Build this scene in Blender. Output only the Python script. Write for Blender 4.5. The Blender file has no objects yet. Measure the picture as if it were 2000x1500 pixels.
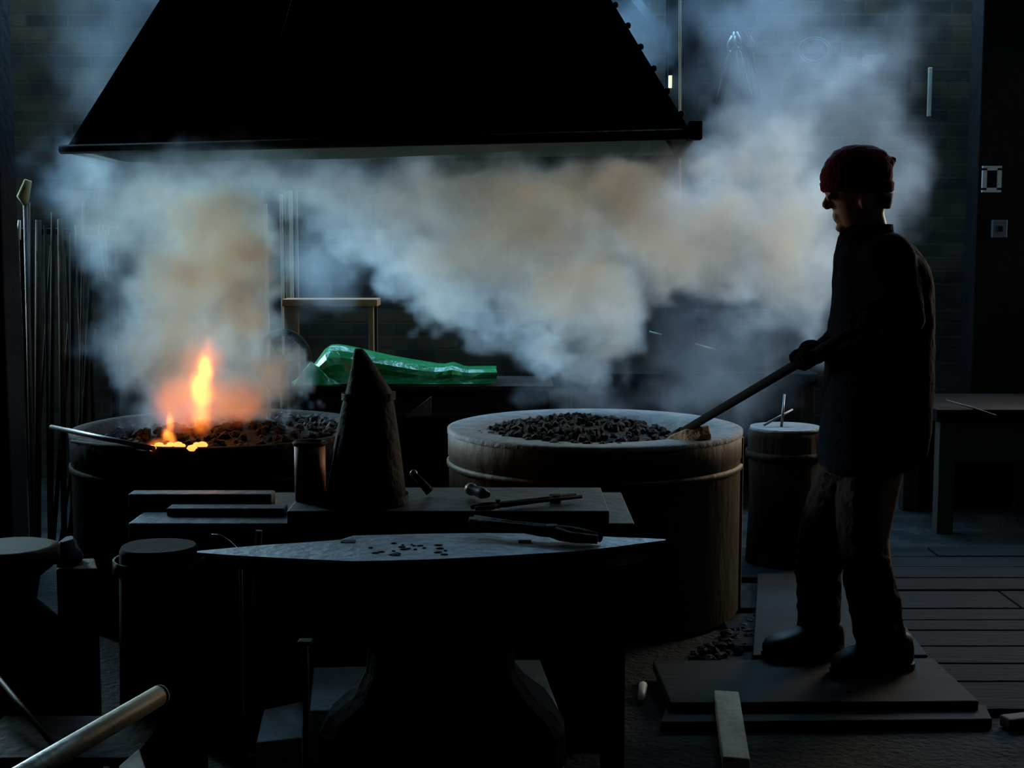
import bpy, bmesh, math, random
from mathutils import Vector, Matrix, noise as mnoise
C = bpy.context.scene
COL = C.collection
PI = math.pi
# ------------------------------------------------------------------ camera
F_PX, EYE = 2700.0, 1.42
PITCH = math.atan(280.0 / F_PX)
cd = bpy.data.cameras.new('camera'); cam = bpy.data.objects.new('camera', cd); COL.objects.link(cam)
cd.sensor_width = 36.0; cd.lens = 36.0 * F_PX / 2000.0; cd.clip_start = 0.05; cd.clip_end = 60
cam.location = (0, 0, EYE); cam.rotation_euler = (PI / 2 - PITCH, 0, 0)
C.camera = cam
# ------------------------------------------------------------------ view, world
vs = C.view_settings
C.display_settings.display_device = 'sRGB'
vs.view_transform = 'Standard'; vs.look = 'None'; vs.gamma = 1.0; vs.use_curve_mapping = False
vs.exposure = 0.0
C.cycles.use_denoising = True
C.cycles.max_bounces = 6; C.cycles.diffuse_bounces = 3; C.cycles.glossy_bounces = 3
C.cycles.volume_bounces = 2; C.cycles.volume_step_rate = 2.0; C.cycles.volume_max_steps = 256
C.cycles.sample_clamp_indirect = 4.0
w = bpy.data.worlds.new('world'); C.world = w; w.use_nodes = True
w.node_tree.nodes['Background'].inputs[0].default_value = (0.35, 0.5, 0.7, 1)
w.node_tree.nodes['Background'].inputs[1].default_value = 0.002

def area(name, loc, target, sx, sy, power, color, spread=PI):
    l = bpy.data.lights.new(name, 'AREA'); l.shape = 'RECTANGLE'; l.size = sx; l.size_y = sy
    l.energy = power; l.color = color; l.spread = spread
    o = bpy.data.objects.new(name, l); COL.objects.link(o); o.location = loc
    d = Vector(target) - Vector(loc)
    o.rotation_euler = d.to_track_quat('-Z', 'Y').to_euler()
    return o
# daylight coming in through the high windows over the back wall (cool) and the right wall window (warm), plus an added left lamp
area('daylight_back_right', (1.5, 8.05, 3.6), (1.0, 4.6, 1.0), 2.4, 1.0, 145, (0.30, 0.64, 1.0))
area('daylight_back_left', (-1.7, 8.05, 3.6), (-0.8, 4.9, 0.9), 2.4, 1.0, 115, (0.32, 0.66, 1.0))
area('daylight_right', (3.3, 7.15, 1.75), (0.0, 5.0, 1.30), 1.4, 1.3, 36, (1.0, 0.80, 0.58), 1.7)
area('added_left_lamp', (-3.35, 7.15, 1.85), (-0.6, 4.6, 1.3), 1.4, 1.2, 88, (0.58, 0.86, 1.0), 1.7)  # added lamp that brightens the smoke column from the left
area('daylight_roof', (2.3, 5.2, 4.3), (2.0, 5.0, 0.0), 1.0, 1.6, 8, (0.5, 0.80, 1.0))
# ------------------------------------------------------------------ pixel helpers (2000 x 1500 frame)
CP, SP = math.cos(PITCH), math.sin(PITCH)
def ray(px, py):
    u = (px - 1000.0) / F_PX; v = (750.0 - py) / F_PX
    return Vector((u, CP + v * SP, -SP + v * CP))
def at(px, py, Y):
    d = ray(px, py); t = Y / d.y
    return Vector((d.x * t, Y, EYE + d.z * t))
def atz(px, py, z):
    d = ray(px, py); t = (z - EYE) / d.z
    return Vector((d.x * t, d.y * t, z))
# ------------------------------------------------------------------ mesh helpers
class M:
    def __init__(s): s.v = []; s.f = []; s.sm = []
    def add(s, vs_, fs, smooth=False):
        b = len(s.v); s.v += [tuple(p) for p in vs_]
        for f in fs: s.f.append([b + i for i in f]); s.sm.append(smooth)
        return s
    def box(s, c, size, rot=None):
        c = Vector(c); hx, hy, hz = size[0] / 2, size[1] / 2, size[2] / 2
        R = rot or Matrix.Identity(3)
        vs_ = [c + R @ Vector((x, y, z)) for x in (-hx, hx) for y in (-hy, hy) for z in (-hz, hz)]
        return s.add(vs_, [(0, 1, 3, 2), (4, 6, 7, 5), (0, 4, 5, 1), (2, 3, 7, 6), (0, 2, 6, 4), (1, 5, 7, 3)])
    def hexa(s, b, t):      # bottom ring, top ring of the same count
        n = len(b); vs_ = list(b) + list(t)
        fs = [tuple(reversed(range(n))), tuple(range(n, 2 * n))] + [(i, (i + 1) % n, n + (i + 1) % n, n + i) for i in range(n)]
        return s.add(vs_, fs)
    def rings(s, rs, cap=True, smooth=True, closed=True):
        n = len(rs[0]); vs_ = [p for r in rs for p in r]; fs = []
        for k in range(len(rs) - 1):
            for i in range(n if closed else n - 1):
                j = (i + 1) % n
                fs.append((k * n + i, k * n + j, (k + 1) * n + j, (k + 1) * n + i))
        s.add(vs_, fs, smooth)
        if cap:
            b = len(s.v) - len(vs_)
            s.f.append([b + i for i in reversed(range(n))]); s.sm.append(False)
            s.f.append([b + (len(rs) - 1) * n + i for i in range(n)]); s.sm.append(False)
        return s
    def tube(s, pts, rad, n=12, cap=True, smooth=True, flat=1.0):
        pts = [Vector(p) for p in pts]
        if not isinstance(rad, (list, tuple)): rad = [rad] * len(pts)
        rs = []; up = None
        for i, p in enumerate(pts):
            a = pts[max(0, i - 1)]; b = pts[min(len(pts) - 1, i + 1)]
            t = (b - a).normalized()
            if up is None:
                up = Vector((0, 0, 1)) if abs(t.z) < 0.9 else Vector((0, 1, 0))
            x = t.cross(up).normalized(); up = x.cross(t).normalized()
            rs.append([p + (x * math.cos(2 * PI * k / n) + up * math.sin(2 * PI * k / n) * flat) * rad[i] for k in range(n)])
        return s.rings(rs, cap, smooth)
    def lathe(s, c, prof, n=48, cap=True, smooth=True, ax=1.0, ay=1.0):
        c = Vector(c)
        rs = [[c + Vector((r * ax * math.cos(2 * PI * k / n), r * ay * math.sin(2 * PI * k / n), z)) for k in range(n)] for r, z in prof]
        return s.rings(rs, cap, smooth)
    def ball(s, c, r, n=10, m=7, R=None):
        c = Vector(c); rr = r if isinstance(r, (tuple, list)) else (r, r, r); R = R or Matrix.Identity(3)
        rs = []
        for i in range(m):
            th = 0.03 + (PI - 0.06) * i / (m - 1)
            rs.append([c + R @ Vector((rr[0] * math.sin(th) * math.cos(2 * PI * k / n), rr[1] * math.sin(th) * math.sin(2 * PI * k / n), -rr[2] * math.cos(th))) for k in range(n)])
        return s.rings(rs)
    def build(s, name, mat, parent=None, bevel=0, jit=0, jscale=4, sub=0):
        me = bpy.data.meshes.new(name)
        me.from_pydata([tuple(p) for p in s.v], [], s.f)
        for p, sm in zip(me.polygons, s.sm): p.use_smooth = sm
        bm = bmesh.new(); bm.from_mesh(me); bmesh.ops.recalc_face_normals(bm, faces=bm.faces); bm.to_mesh(me); bm.free()
        me.materials.append(mat)
        if jit:
            for v in me.vertices:
                v.co += mnoise.noise_vector(v.co * jscale) * jit
        o = bpy.data.objects.new(name, me); COL.objects.link(o)
        if bevel:
            m = o.modifiers.new('bevel', 'BEVEL'); m.width = bevel; m.segments = 2; m.limit_method = 'ANGLE'
        if sub:
            m = o.modifiers.new('sub', 'SUBSURF'); m.levels = sub; m.render_levels = sub
        if parent:
            o.parent = parent; o.matrix_parent_inverse = parent.matrix_world.inverted()
        return o
def empty(name, loc, label, cat, group=None, kind=None):
    o = bpy.data.objects.new(name, None); COL.objects.link(o); o.location = loc; o.empty_display_size = 0.1
    o.matrix_world = Matrix.Translation(Vector(loc))
    return tag(o, label, cat, group, kind)
def tag(o, label, cat, group=None, kind=None):
    o['label'] = label; o['category'] = cat
    if group: o['group'] = group
    if kind: o['kind'] = kind
    return o
def struct(o): o['kind'] = 'structure'; return o
def rotz(a): return Matrix.Rotation(a, 3, 'Z')
# ------------------------------------------------------------------ materials
DIM = 0.42
def mat(name, col, rough=0.6, metal=0.0, col2=None, nscale=6.0, bump=0.0, bscale=30.0, stretch=(1, 1, 1), spec=0.5, dim=None):
    dim = DIM if dim is None else dim
    col = tuple(c * dim for c in col); col2 = col2 and tuple(c * dim for c in col2)
    m = bpy.data.materials.new(name); m.use_nodes = True; nt = m.node_tree; N = nt.nodes; L = nt.links
    b = N['Principled BSDF']; b.inputs['Base Color'].default_value = (*col, 1)
    b.inputs['Roughness'].default_value = rough; b.inputs['Metallic'].default_value = metal
    b.inputs['Specular IOR Level'].default_value = spec
    tc = N.new('ShaderNodeTexCoord'); mp = N.new('ShaderNodeMapping'); mp.inputs['Scale'].default_value = stretch
    L.new(tc.outputs['Object'], mp.inputs['Vector'])
    if col2:
        n = N.new('ShaderNodeTexNoise'); n.inputs['Scale'].default_value = nscale; n.inputs['Detail'].default_value = 6; n.inputs['Roughness'].default_value = 0.65
        L.new(mp.outputs[0], n.inputs['Vector'])
        r = N.new('ShaderNodeValToRGB'); r.color_ramp.elements[0].position = 0.38; r.color_ramp.elements[1].position = 0.62
        r.color_ramp.elements[0].color = (*col, 1); r.color_ramp.elements[1].color = (*col2, 1)
        L.new(n.outputs['Fac'], r.inputs['Fac']); L.new(r.outputs['Color'], b.inputs['Base Color'])
    if bump:
        n2 = N.new('ShaderNodeTexNoise'); n2.inputs['Scale'].default_value = bscale; n2.inputs['Detail'].default_value = 5
        L.new(mp.outputs[0], n2.inputs['Vector'])
        bp = N.new('ShaderNodeBump'); bp.inputs['Strength'].default_value = bump; bp.inputs['Distance'].default_value = 0.02
        L.new(n2.outputs['Fac'], bp.inputs['Height']); L.new(bp.outputs['Normal'], b.inputs['Normal'])
    return m
def emit(name, col, strength):
    m = bpy.data.materials.new(name); m.use_nodes = True; N = m.node_tree.nodes
    b = N['Principled BSDF']; b.inputs['Base Color'].default_value = (*col, 1)
    b.inputs['Emission Color'].default_value = (*col, 1); b.inputs['Emission Strength'].default_value = strength
    return m
def brick_mat():
    m = bpy.data.materials.new('old_brick'); m.use_nodes = True; nt = m.node_tree; N = nt.nodes; L = nt.links
    b = N['Principled BSDF']; b.inputs['Roughness'].default_value = 0.9
    tc = N.new('ShaderNodeTexCoord'); sx = N.new('ShaderNodeSeparateXYZ'); cx = N.new('ShaderNodeCombineXYZ')
    L.new(tc.outputs['Object'], sx.inputs[0])
    ad = N.new('ShaderNodeMath'); ad.operation = 'ADD'; L.new(sx.outputs[0], ad.inputs[0]); L.new(sx.outputs[1], ad.inputs[1])
    L.new(ad.outputs[0], cx.inputs[0]); L.new(sx.outputs[2], cx.inputs[1])
    br = N.new('ShaderNodeTexBrick'); L.new(cx.outputs[0], br.inputs['Vector'])
    br.inputs['Scale'].default_value = 1.0; br.inputs['Brick Width'].default_value = 0.25; br.inputs['Row Height'].default_value = 0.078
    br.inputs['Mortar Size'].default_value = 0.008; br.inputs['Color1'].default_value = (0.13, 0.092, 0.05, 1)
    br.inputs['Color2'].default_value = (0.05, 0.045, 0.03, 1); br.inputs['Mortar'].default_value = (0.085, 0.078, 0.055, 1)
    n = N.new('ShaderNodeTexNoise'); n.inputs['Scale'].default_value = 3; n.inputs['Detail'].default_value = 8
    L.new(tc.outputs['Object'], n.inputs['Vector'])
    r = N.new('ShaderNodeValToRGB'); r.color_ramp.elements[0].position = 0.35; r.color_ramp.elements[1].position = 0.65
    r.color_ramp.elements[0].color = (0.12, 0.12, 0.11, 1); r.color_ramp.elements[1].color = (1, 1, 1, 1)
    L.new(n.outputs['Fac'], r.inputs['Fac'])
    mx = N.new('ShaderNodeMix'); mx.data_type = 'RGBA'; mx.blend_type = 'MULTIPLY'; mx.inputs[0].default_value = 0.85
    L.new(br.outputs['Color'], mx.inputs[6]); L.new(r.outputs['Color'], mx.inputs[7]); L.new(mx.outputs[2], b.inputs['Base Color'])
    bp = N.new('ShaderNodeBump'); bp.inputs['Strength'].default_value = 0.6; bp.inputs['Distance'].default_value = 0.02
    iv = N.new('ShaderNodeMath'); iv.operation = 'SUBTRACT'; iv.inputs[0].default_value = 1
    L.new(br.outputs['Fac'], iv.inputs[1]); L.new(iv.outputs[0], bp.inputs['Height']); L.new(bp.outputs['Normal'], b.inputs['Normal'])
    return m
BRICK = brick_mat()
DIRT = mat('packed_dirt', (0.028, 0.032, 0.032), 0.85, 0, (0.07, 0.08, 0.08), 5, 0.8, 40, spec=0.1)
PLANK = mat('worn_floor_plank', (0.009, 0.016, 0.019), 0.75, 0, (0.018, 0.029, 0.034), 5, 0.5, 20, (0.35, 3, 1), spec=0.06)
BOARD = mat('grey_plywood', (0.026, 0.036, 0.04), 0.7, 0, (0.044, 0.056, 0.06), 4, 0.3, 18, (0.5, 2, 1), spec=0.08)
PALEWOOD = mat('pale_wood', (0.42, 0.38, 0.30), 0.7, 0, (0.30, 0.27, 0.21), 8, 0.3, 30, (1, 1, 0.2), dim=1.5)
DARKWOOD = mat('dark_wood', (0.045, 0.035, 0.025), 0.8, 0, (0.08, 0.06, 0.04), 6, 0.5, 25, (1, 1, 0.2))
SOOT = mat('sooty_steel', (0.018, 0.017, 0.017), 0.75, 0.2, (0.03, 0.026, 0.024), 4, 0.3, 20, spec=0.05)
HOODIN = mat('lit_hood_lining', (0.12, 0.18, 0.14), 0.8, 0, (0.18, 0.24, 0.18), 4, dim=1)  # pale green puts the light on the inner hood panel into its colour
IRON = mat('dark_iron', (0.04, 0.034, 0.03), 0.75, 0.3, (0.07, 0.052, 0.038), 8, 0.4, 30, spec=0.08)
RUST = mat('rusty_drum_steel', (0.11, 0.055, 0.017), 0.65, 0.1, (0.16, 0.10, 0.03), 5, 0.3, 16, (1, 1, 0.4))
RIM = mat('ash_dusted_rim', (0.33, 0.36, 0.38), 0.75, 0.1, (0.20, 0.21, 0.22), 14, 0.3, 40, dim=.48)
ANVTOP = mat('worn_anvil_face', (0.30, 0.31, 0.31), 0.5, 0.5, (0.17, 0.18, 0.18), 12, 0.25, 40, dim=.95)
STEEL = mat('bright_worn_steel', (0.45, 0.46, 0.47), 0.38, 0.8, (0.3, 0.3, 0.3), 12)
PLATE = mat('scratched_plate', (0.20, 0.21, 0.22), 0.5, 0.6, (0.10, 0.105, 0.11), 9, 0.2, 30)
COAL = mat('coal', (0.02, 0.02, 0.022), 0.8, 0, (0.035, 0.035, 0.037), 20, 0.5, 60, spec=0.2)
TARP = mat('green_plastic', (0.004, 0.24, 0.06), 0.28, 0, (0.003, 0.17, 0.05), 5, 0.6, 14, dim=1.0)
JACKET = mat('navy_work_jacket', (0.006, 0.008, 0.016), 0.95, 0, (0.009, 0.011, 0.02), 10, 0.4, 60, spec=0.03)
TROUSER = mat('brown_work_trousers', (0.035, 0.024, 0.018), 0.9, 0, (0.06, 0.04, 0.027), 10, 0.5, 50, spec=0.06)
BOOT = mat('black_leather', (0.012, 0.011, 0.011), 0.6, 0, None)
SKIN = mat('skin', (0.50, 0.24, 0.12), 0.55, 0, (0.44, 0.20, 0.10), 12, dim=1)
REDCAP = mat('maroon_knit', (0.22, 0.012, 0.03), 0.95, 0, (0.15, 0.008, 0.02), 25, 0.6, 90, spec=0.1, dim=.7)
HAIR = mat('grey_hair', (0.22, 0.19, 0.16), 0.8)
GLOVE = mat('dark_glove', (0.012, 0.01, 0.009), 0.95, spec=0.03)
SHAFT = mat('dark_shaft', (0.02, 0.017, 0.014), 0.9, spec=.05)
BRISTLE = mat('brown_wood_head', (0.30, 0.16, 0.07), 0.8, 0, (0.2, 0.1, 0.045), 20, 0.5, 60, dim=1.3)
BLUESTEEL = mat('blue_grey_painted_steel', (0.035, 0.07, 0.10), 0.6, 0.1, (0.025, 0.05, 0.07), 5)
CONC = mat('grey_concrete', (0.20, 0.22, 0.23), 0.85, 0, (0.13, 0.14, 0.15), 9, 0.4, 30, dim=2.0)
WHITE = mat('off_white_enamel', (0.55, 0.55, 0.5), 0.5, dim=.8)
BARK = mat('brown_stump_bark', (0.06, 0.036, 0.02), 0.95, 0, (0.03, 0.018, 0.012), 7, 0.9, 16, (1, 1, 0.15), spec=0.08)
SKYPANE = emit('glowing_sky_pane', (0.5, 0.7, 0.9), 0.25)  # panes emit a faint sky colour themselves
BLUECLOTH = mat('blue_rag', (0.06, 0.09, 0.2), 0.8)
# ------------------------------------------------------------------ room
struct(M().box((0.1, 3.6, -0.05), (7.6, 10.4, 0.1)).build('floor', DIRT))
def wall_with_hole(name, boxes):
    m = M()
    for c, s_ in boxes: m.box(c, s_)
    return struct(m.build(name, BRICK))
wall_with_hole('wall_back', [((0.1, 8.35, 1.5), (7.2, 0.3, 3.0)), ((0.1, 8.35, 4.4), (7.2, 0.3, 0.4)),
    ((-3.2, 8.35, 3.6), (0.6, 0.3, 1.2)), ((-0.1, 8.35, 3.6), (0.8, 0.3, 1.2)), ((3.2, 8.35, 3.6), (1.0, 0.3, 1.2))])
wall_with_hole('wall_right', [((3.55, 2.65, 2.3), (0.3, 7.5, 4.6)), ((3.55, 8.05, 2.3), (0.3, 0.3, 4.6)),
    ((3.55, 7.15, 0.5), (0.3, 1.5, 1.0)), ((3.55, 7.15, 3.55), (0.3, 1.5, 2.1))])
wall_with_hole('wall_left', [((-3.65, 2.65, 2.3), (0.3, 7.5, 4.6)), ((-3.65, 8.05, 2.3), (0.3, 0.3, 4.6)), ((-3.65, 7.15, 0.6), (0.3, 1.5, 1.2)), ((-3.65, 7.15, 3.55), (0.3, 1.5, 2.1))])
m = M(); m.box((-0.9, 3.6, 4.65), (5.4, 10.0, 0.1)); m.box((3.25, 3.6, 4.65), (0.9, 10.0, 0.1))
m.box((2.3, 1.5, 4.65), (1.0, 5.8, 0.1)); m.box((2.3, 7.3, 4.65), (1.0, 2.6, 0.1))
struct(m.build('ceiling', DARKWOOD))
def window(name, c, wx, wz, axis, nx=4, nz=2):
    r = bpy.data.objects.new(name, None); COL.objects.link(r); r.location = c; r['kind'] = 'structure'
    r.matrix_world = Matrix.Translation(Vector(c))
    c = Vector(c); fr = M(); A = Vector((1, 0, 0)) if axis == 'x' else Vector((0, 1, 0))
    def bar(u, v, lu, lv):
        p = c + A * u + Vector((0, 0, v))
        fr.box(p, (lu, 0.06, lv) if axis == 'x' else (0.06, lu, lv))
    for i in range(nx + 1): bar(-wx / 2 + wx * i / nx, 0, 0.04, wz)
    for i in range(nz + 1): bar(0, -wz / 2 + wz * i / nz, wx, 0.04)
    fr.build('window_frame', DARKWOOD, r)
    M().box(c + (Vector((0, 0.08, 0)) if axis == 'x' else Vector((0.08 * (1 if c.x > 0 else -1), 0, 0))), (wx, 0.01, wz) if axis == 'x' else (0.01, wx, wz)).build('window_pane', SKYPANE, r)
window('window_1', (1.6, 8.3, 3.6), 2.2, 1.2, 'x'); window('window_2', (-1.7, 8.3, 3.6), 2.4, 1.2, 'x')
window('window_3', (3.5, 7.15, 1.75), 1.5, 1.5, 'y', 3, 2); window('added_window_4', (-3.6, 7.15, 1.85), 1.5, 1.3, 'y', 3, 2)  # the left wall window is made up to go with the added lamp
# plank flooring on the right
pk = M(); random.seed(4); y = 4.02
for wd in (0.27, 0.19, 0.2, 0.2, 0.14, 0.16, 0.27, 0.2, 0.2, 0.2, 0.2):
    x = 0.95 + random.random() * 0.3 if y < 4.6 else 0.7 + random.random() * 0.4
    while x < 3.35:
        ln = random.choice((1.1, 1.6, 2.2)); x1 = min(x + ln, 3.38)
        h = 0.018 + random.random() * 0.006
        pk.box(((x + x1) / 2, y + wd / 2, h / 2), (x1 - x - 0.008, wd - 0.016, h)); x = x1
    y += wd
po = struct(pk.build('floor', PLANK, None, 0.003)); po.name = 'floor_planks'
# steel stanchion with a diagonal brace and the dark post on the left
Yc = 7.3
xl, xr = at(1302, 100, Yc).x, at(1362, 100, Yc).x
m = M(); wd = xr - xl; xc = (xl + xr) / 2
m.box((xc, Yc - 0.07, 2.3), (wd, 0.012, 4.6)); m.box((xc, Yc + 0.07, 2.3), (wd, 0.012, 4.6)); m.box((xc, Yc, 2.3), (0.012, 0.14, 4.6))
a, b = at(1305, 95, Yc), at(1130, -120, Yc)
m.tube([a, b], 0.05, 4, smooth=False)
struct(m.build('trim_1', BLUESTEEL))
xa = at(22, 500, 6.0).x
struct(M().box((xa - 0.14, 6.0, 2.3), (0.28, 0.2, 4.6)).build('trim_2', SOOT, None, 0.01))
xa = at(1905, 500, 7.6).x
struct(M().box((xa + 0.4, 7.7, 2.3), (0.8, 0.2, 4.6)).build('trim_3', SOOT, None, 0.01))
# ------------------------------------------------------------------ forge hood
HZ = 1.78
fl, fr_ = atz(128, 292, HZ), atz(1352, 262, HZ)
bl, brr = atz(250, 317, HZ), atz(1330, 303, HZ)
hood = empty('forge_hood', ((fl + fr_ + bl + brr) / 4), 'huge black sooty sheet-metal smoke hood hanging over both forges', 'hood')
# the side edges lean in towards the flue
def up_edge(p, px0, lean):     # point at picture height 0 above p leaning back by `lean`
    return at(px0, 0, p.y + lean)
tl, tr = up_edge(fl, 312, 0.25), up_edge(fr_, 1194, 0.45)
def ext(p, q, z): t = (z - p.z) / (q.z - p.z); return p.lerp(q, t)
ZT = 3.0
TL, TR = ext(fl, tl, ZT), ext(fr_, tr, ZT)
TBL, TBR = TL + Vector((0.1, 0.25, 0)), TR + Vector((-0.05, 0.35, 0))
def inset(ps, d):
    c = sum(ps, Vector()) / 4
    return [p + (c - p).normalized() * d for p in ps]
ob = [fl, fr_, brr, bl]; ot = [TL, TR, TBR, TBL]
def shell(bm_, tp, thick, name, mt, par):
    m = M(); ib, it = inset(bm_, thick), inset(tp, thick)
    n = 4
    m.add(bm_ + tp + ib + it, [(i, (i + 1) % 4, 4 + (i + 1) % 4, 4 + i) for i in range(4)] +
          [(8 + i, 12 + i, 12 + (i + 1) % 4, 8 + (i + 1) % 4) for i in range(4)] +
          [(i, 8 + i, 8 + (i + 1) % 4, (i + 1) % 4) for i in range(4)])
    return m.build(name, mt, par)
shell(ob, ot, 0.012, 'sheet_shell', SOOT, hood)
ib = inset(ob, 0.03); it = inset(ot, 0.03)
m = M(); m.hexa([ib[2], ib[3], ib[3] + Vector((0, -0.006, 0)), ib[2] + Vector((0, -0.006, 0))], [it[2], it[3], it[3] + Vector((0, -0.006, 0)), it[2] + Vector((0, -0.006, 0))])
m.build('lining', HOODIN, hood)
m = M(); m.tube([fl + (fl - fr_) * 0.008, fr_ + (fr_ - fl) * 0.006], 0.019, 10); m.tube([fl, bl], 0.014, 8); m.tube([fr_, brr], 0.014, 8)
m.build('rim_bar', SOOT, hood)
q = fr_ + (fr_ - fl) * 0.004
M().box(q + Vector((0, 0, 0.012)), (0.045, 0.05, 0.065)).build('corner_bracket', SOOT, hood, 0.006)
for k in range(13):
    p = fr_.lerp(TR, 0.06 + k * 0.07); M().ball(p + Vector((0.004, -0.004, 0)), 0.012, 8, 5).build('rivet', SOOT, hood)
c0 = sum(ot, Vector()) / 4
fluem = M(); fluem.hexa(ot, [p + Vector((0, 0, 1.6)) for p in ot]); fluem.build('flue', SOOT, hood)
# inner skirt: a plate sloping down and back behind the front rim
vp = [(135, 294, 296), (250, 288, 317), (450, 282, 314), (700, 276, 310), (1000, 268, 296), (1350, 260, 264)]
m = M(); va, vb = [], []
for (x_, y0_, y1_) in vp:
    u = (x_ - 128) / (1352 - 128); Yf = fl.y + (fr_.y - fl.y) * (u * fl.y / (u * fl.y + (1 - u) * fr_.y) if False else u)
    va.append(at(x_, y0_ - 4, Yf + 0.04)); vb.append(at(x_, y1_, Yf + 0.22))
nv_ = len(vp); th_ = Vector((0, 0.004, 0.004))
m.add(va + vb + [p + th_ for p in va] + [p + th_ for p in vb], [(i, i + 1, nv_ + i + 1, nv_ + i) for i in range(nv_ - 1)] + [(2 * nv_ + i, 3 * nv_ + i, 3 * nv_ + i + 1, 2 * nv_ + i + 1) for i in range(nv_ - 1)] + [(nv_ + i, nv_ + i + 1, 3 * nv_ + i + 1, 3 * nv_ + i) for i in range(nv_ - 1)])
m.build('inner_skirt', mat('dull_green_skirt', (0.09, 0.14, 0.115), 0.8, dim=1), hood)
# seam strips on the front sheet
sm = M()
for t in (0.33, 0.66):
    a = fl.lerp(fr_, t); b = TL.lerp(TR, t); n_ = Vector((0, -0.004, 0)); sm.tube([a + n_, b + n_], 0.006, 6)
sm.build('front_seam', SOOT, hood)
# ------------------------------------------------------------------ forges
def coal_heap(name, c, rx, ry, h, label, n=330, seed=1, flat=0.0):
    random.seed(seed); m = M(); c = Vector(c)
    N_ = 40; rs = []
    for i in range(9):
        t = i / 8; r = 1 - t * 0.98
        rs.append([c + Vector((rx * r * math.cos(2 * PI * k / N_), ry * r * math.sin(2 * PI * k / N_), h * (1 - r ** 1.6) * 0.85)) for k in range(N_)])
    m.rings(rs)
    for k in range(n):
        a = random.random() * 2 * PI; r = math.sqrt(random.random()) * 0.98
        z = h * (1 - r ** 1.6) * 0.85
        s_ = 0.010 + random.random() * 0.020
        R = Matrix.Rotation(random.random() * 6, 3, 'X') @ Matrix.Rotation(random.random() * 6, 3, 'Z')
        p = c + Vector((rx * r * math.cos(a), ry * r * math.sin(a), z + s_ * 0.3))
        m.ball(p, (s_, s_ * 0.7, s_ * 0.8), 5, 4, R)
        for q_ in range(4): m.sm[-1 - q_] = False
    m.sm = [False] * len(m.sm)
    o = m.build(name, COAL, None, 0, 0.006, 30)
    return tag(o, label, 'coal', None, 'stuff')
def forge(c, R, H, label, rimw, seed, dm, rm):
    t = empty('drum_forge', c, label, 'forge')
    c = Vector(c)
    body = M(); body.lathe(c, [(R - 0.012, 0.0), (R, 0.02), (R, H - 0.10), (R + 0.004, H - 0.095), (R + 0.004, H - 0.004), (R, H), (R - 0.03, H), (R - 0.035, H - 0.10), (0.02, H - 0.12)], 72)
    body.build('drum', dm, t)
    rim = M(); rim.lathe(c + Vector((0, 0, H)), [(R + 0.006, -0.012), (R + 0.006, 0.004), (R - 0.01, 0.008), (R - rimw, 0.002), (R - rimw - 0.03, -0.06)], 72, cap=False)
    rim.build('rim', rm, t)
    bd = M(); bd.lathe(c, [(R + 0.001, H - 0.14), (R + 0.009, H - 0.135), (R + 0.009, H - 0.12), (R + 0.001, H - 0.115)], 72, cap=False); bd.build('band', dm, t)
    sm_ = M(); a = math.radians(-12); d = Vector((math.cos(a), math.sin(a), 0))
    sm_.box(c + d * (R + 0.003) + Vector((0, 0, H / 2)), (0.012, 0.03, H - 0.04), rotz(a)); sm_.build('welded_seam', dm, t)
    return t
FR = Vector((0.318, 5.30, 0)); FLc = Vector((-1.12, 5.30, 0)); RR = 0.562; FH = 0.70
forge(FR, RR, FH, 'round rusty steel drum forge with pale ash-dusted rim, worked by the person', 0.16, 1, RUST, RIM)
forge(FLc, RR, FH, 'round dark steel drum forge with the burning fire, left of the metal cone', 0.05, 2, SOOT, IRON)
coal_heap('coal_heap', FR + Vector((-0.08, -0.09, FH - 0.035)), 0.39, 0.43, 0.085, 'black coal lumps filling the pale-rimmed right forge', 420, 3)
coal_heap('coal_heap', FLc + Vector((0.05, 0.02, FH - 0.04)), 0.50, 0.50, 0.08, 'black coal heaped around the fire in the left forge', 420, 5)
# hearth trough between the forges (dark box with ledge)
t = empty('hearth_trough', (-0.35, 5.95, 0), 'long dark steel hearth trough behind and between the two drum forges', 'trough')
tl_, tr_ = at(575, 752, 6.0), at(1075, 752, 6.0)
xm, wx, zt = (tl_.x + tr_.x) / 2, tr_.x - tl_.x, tl_.z
M().box((xm, 6.2, zt / 2), (wx, 0.40, zt - 0.02)).build('box', SOOT, t, 0.005)
M().box((xm, 6.2, zt - 0.012), (wx + 0.03, 0.45, 0.02)).build('ledge', IRON, t, 0.003)
l2 = at(500, 812, 5.9); r2 = at(930, 812, 5.9)
M().box(((l2.x + r2.x) / 2, 5.94, l2.z), (r2.x - l2.x, 0.05, 0.012)).build('front_rail', IRON, t, 0.002)
# green tarp: folded sheet lying on the trough
gz = zt + 0.002
def sheet(name, grid, mt, label, cat, thick=0.006, parent=None, sub=2):
    nu, nv = len(grid), len(grid[0]); m = M()
    m.add([p for r in grid for p in r], [(i * nv + j, (i + 1) * nv + j, (i + 1) * nv + j + 1, i * nv + j + 1) for i in range(nu - 1) for j in range(nv - 1)], True)
    o = m.build(name, mt, parent)
    s2 = o.modifiers.new('sub', 'SUBSURF'); s2.levels = sub; s2.render_levels = sub
    s1 = o.modifiers.new('sol', 'SOLIDIFY'); s1.thickness = thick
    if label: tag(o, label, cat)
    return o
tops = [(572, 750), (612, 712), (632, 672), (650, 668), (694, 676), (760, 694), (840, 706), (868, 712), (884, 702), (900, 716), (928, 714), (966, 714)]
bots = [(578, 754), (622, 752), (655, 752), (680, 753), (720, 756), (765, 754), (820, 765), (858, 756), (886, 756), (905, 754), (930, 754), (966, 753)]
grid = []
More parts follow.
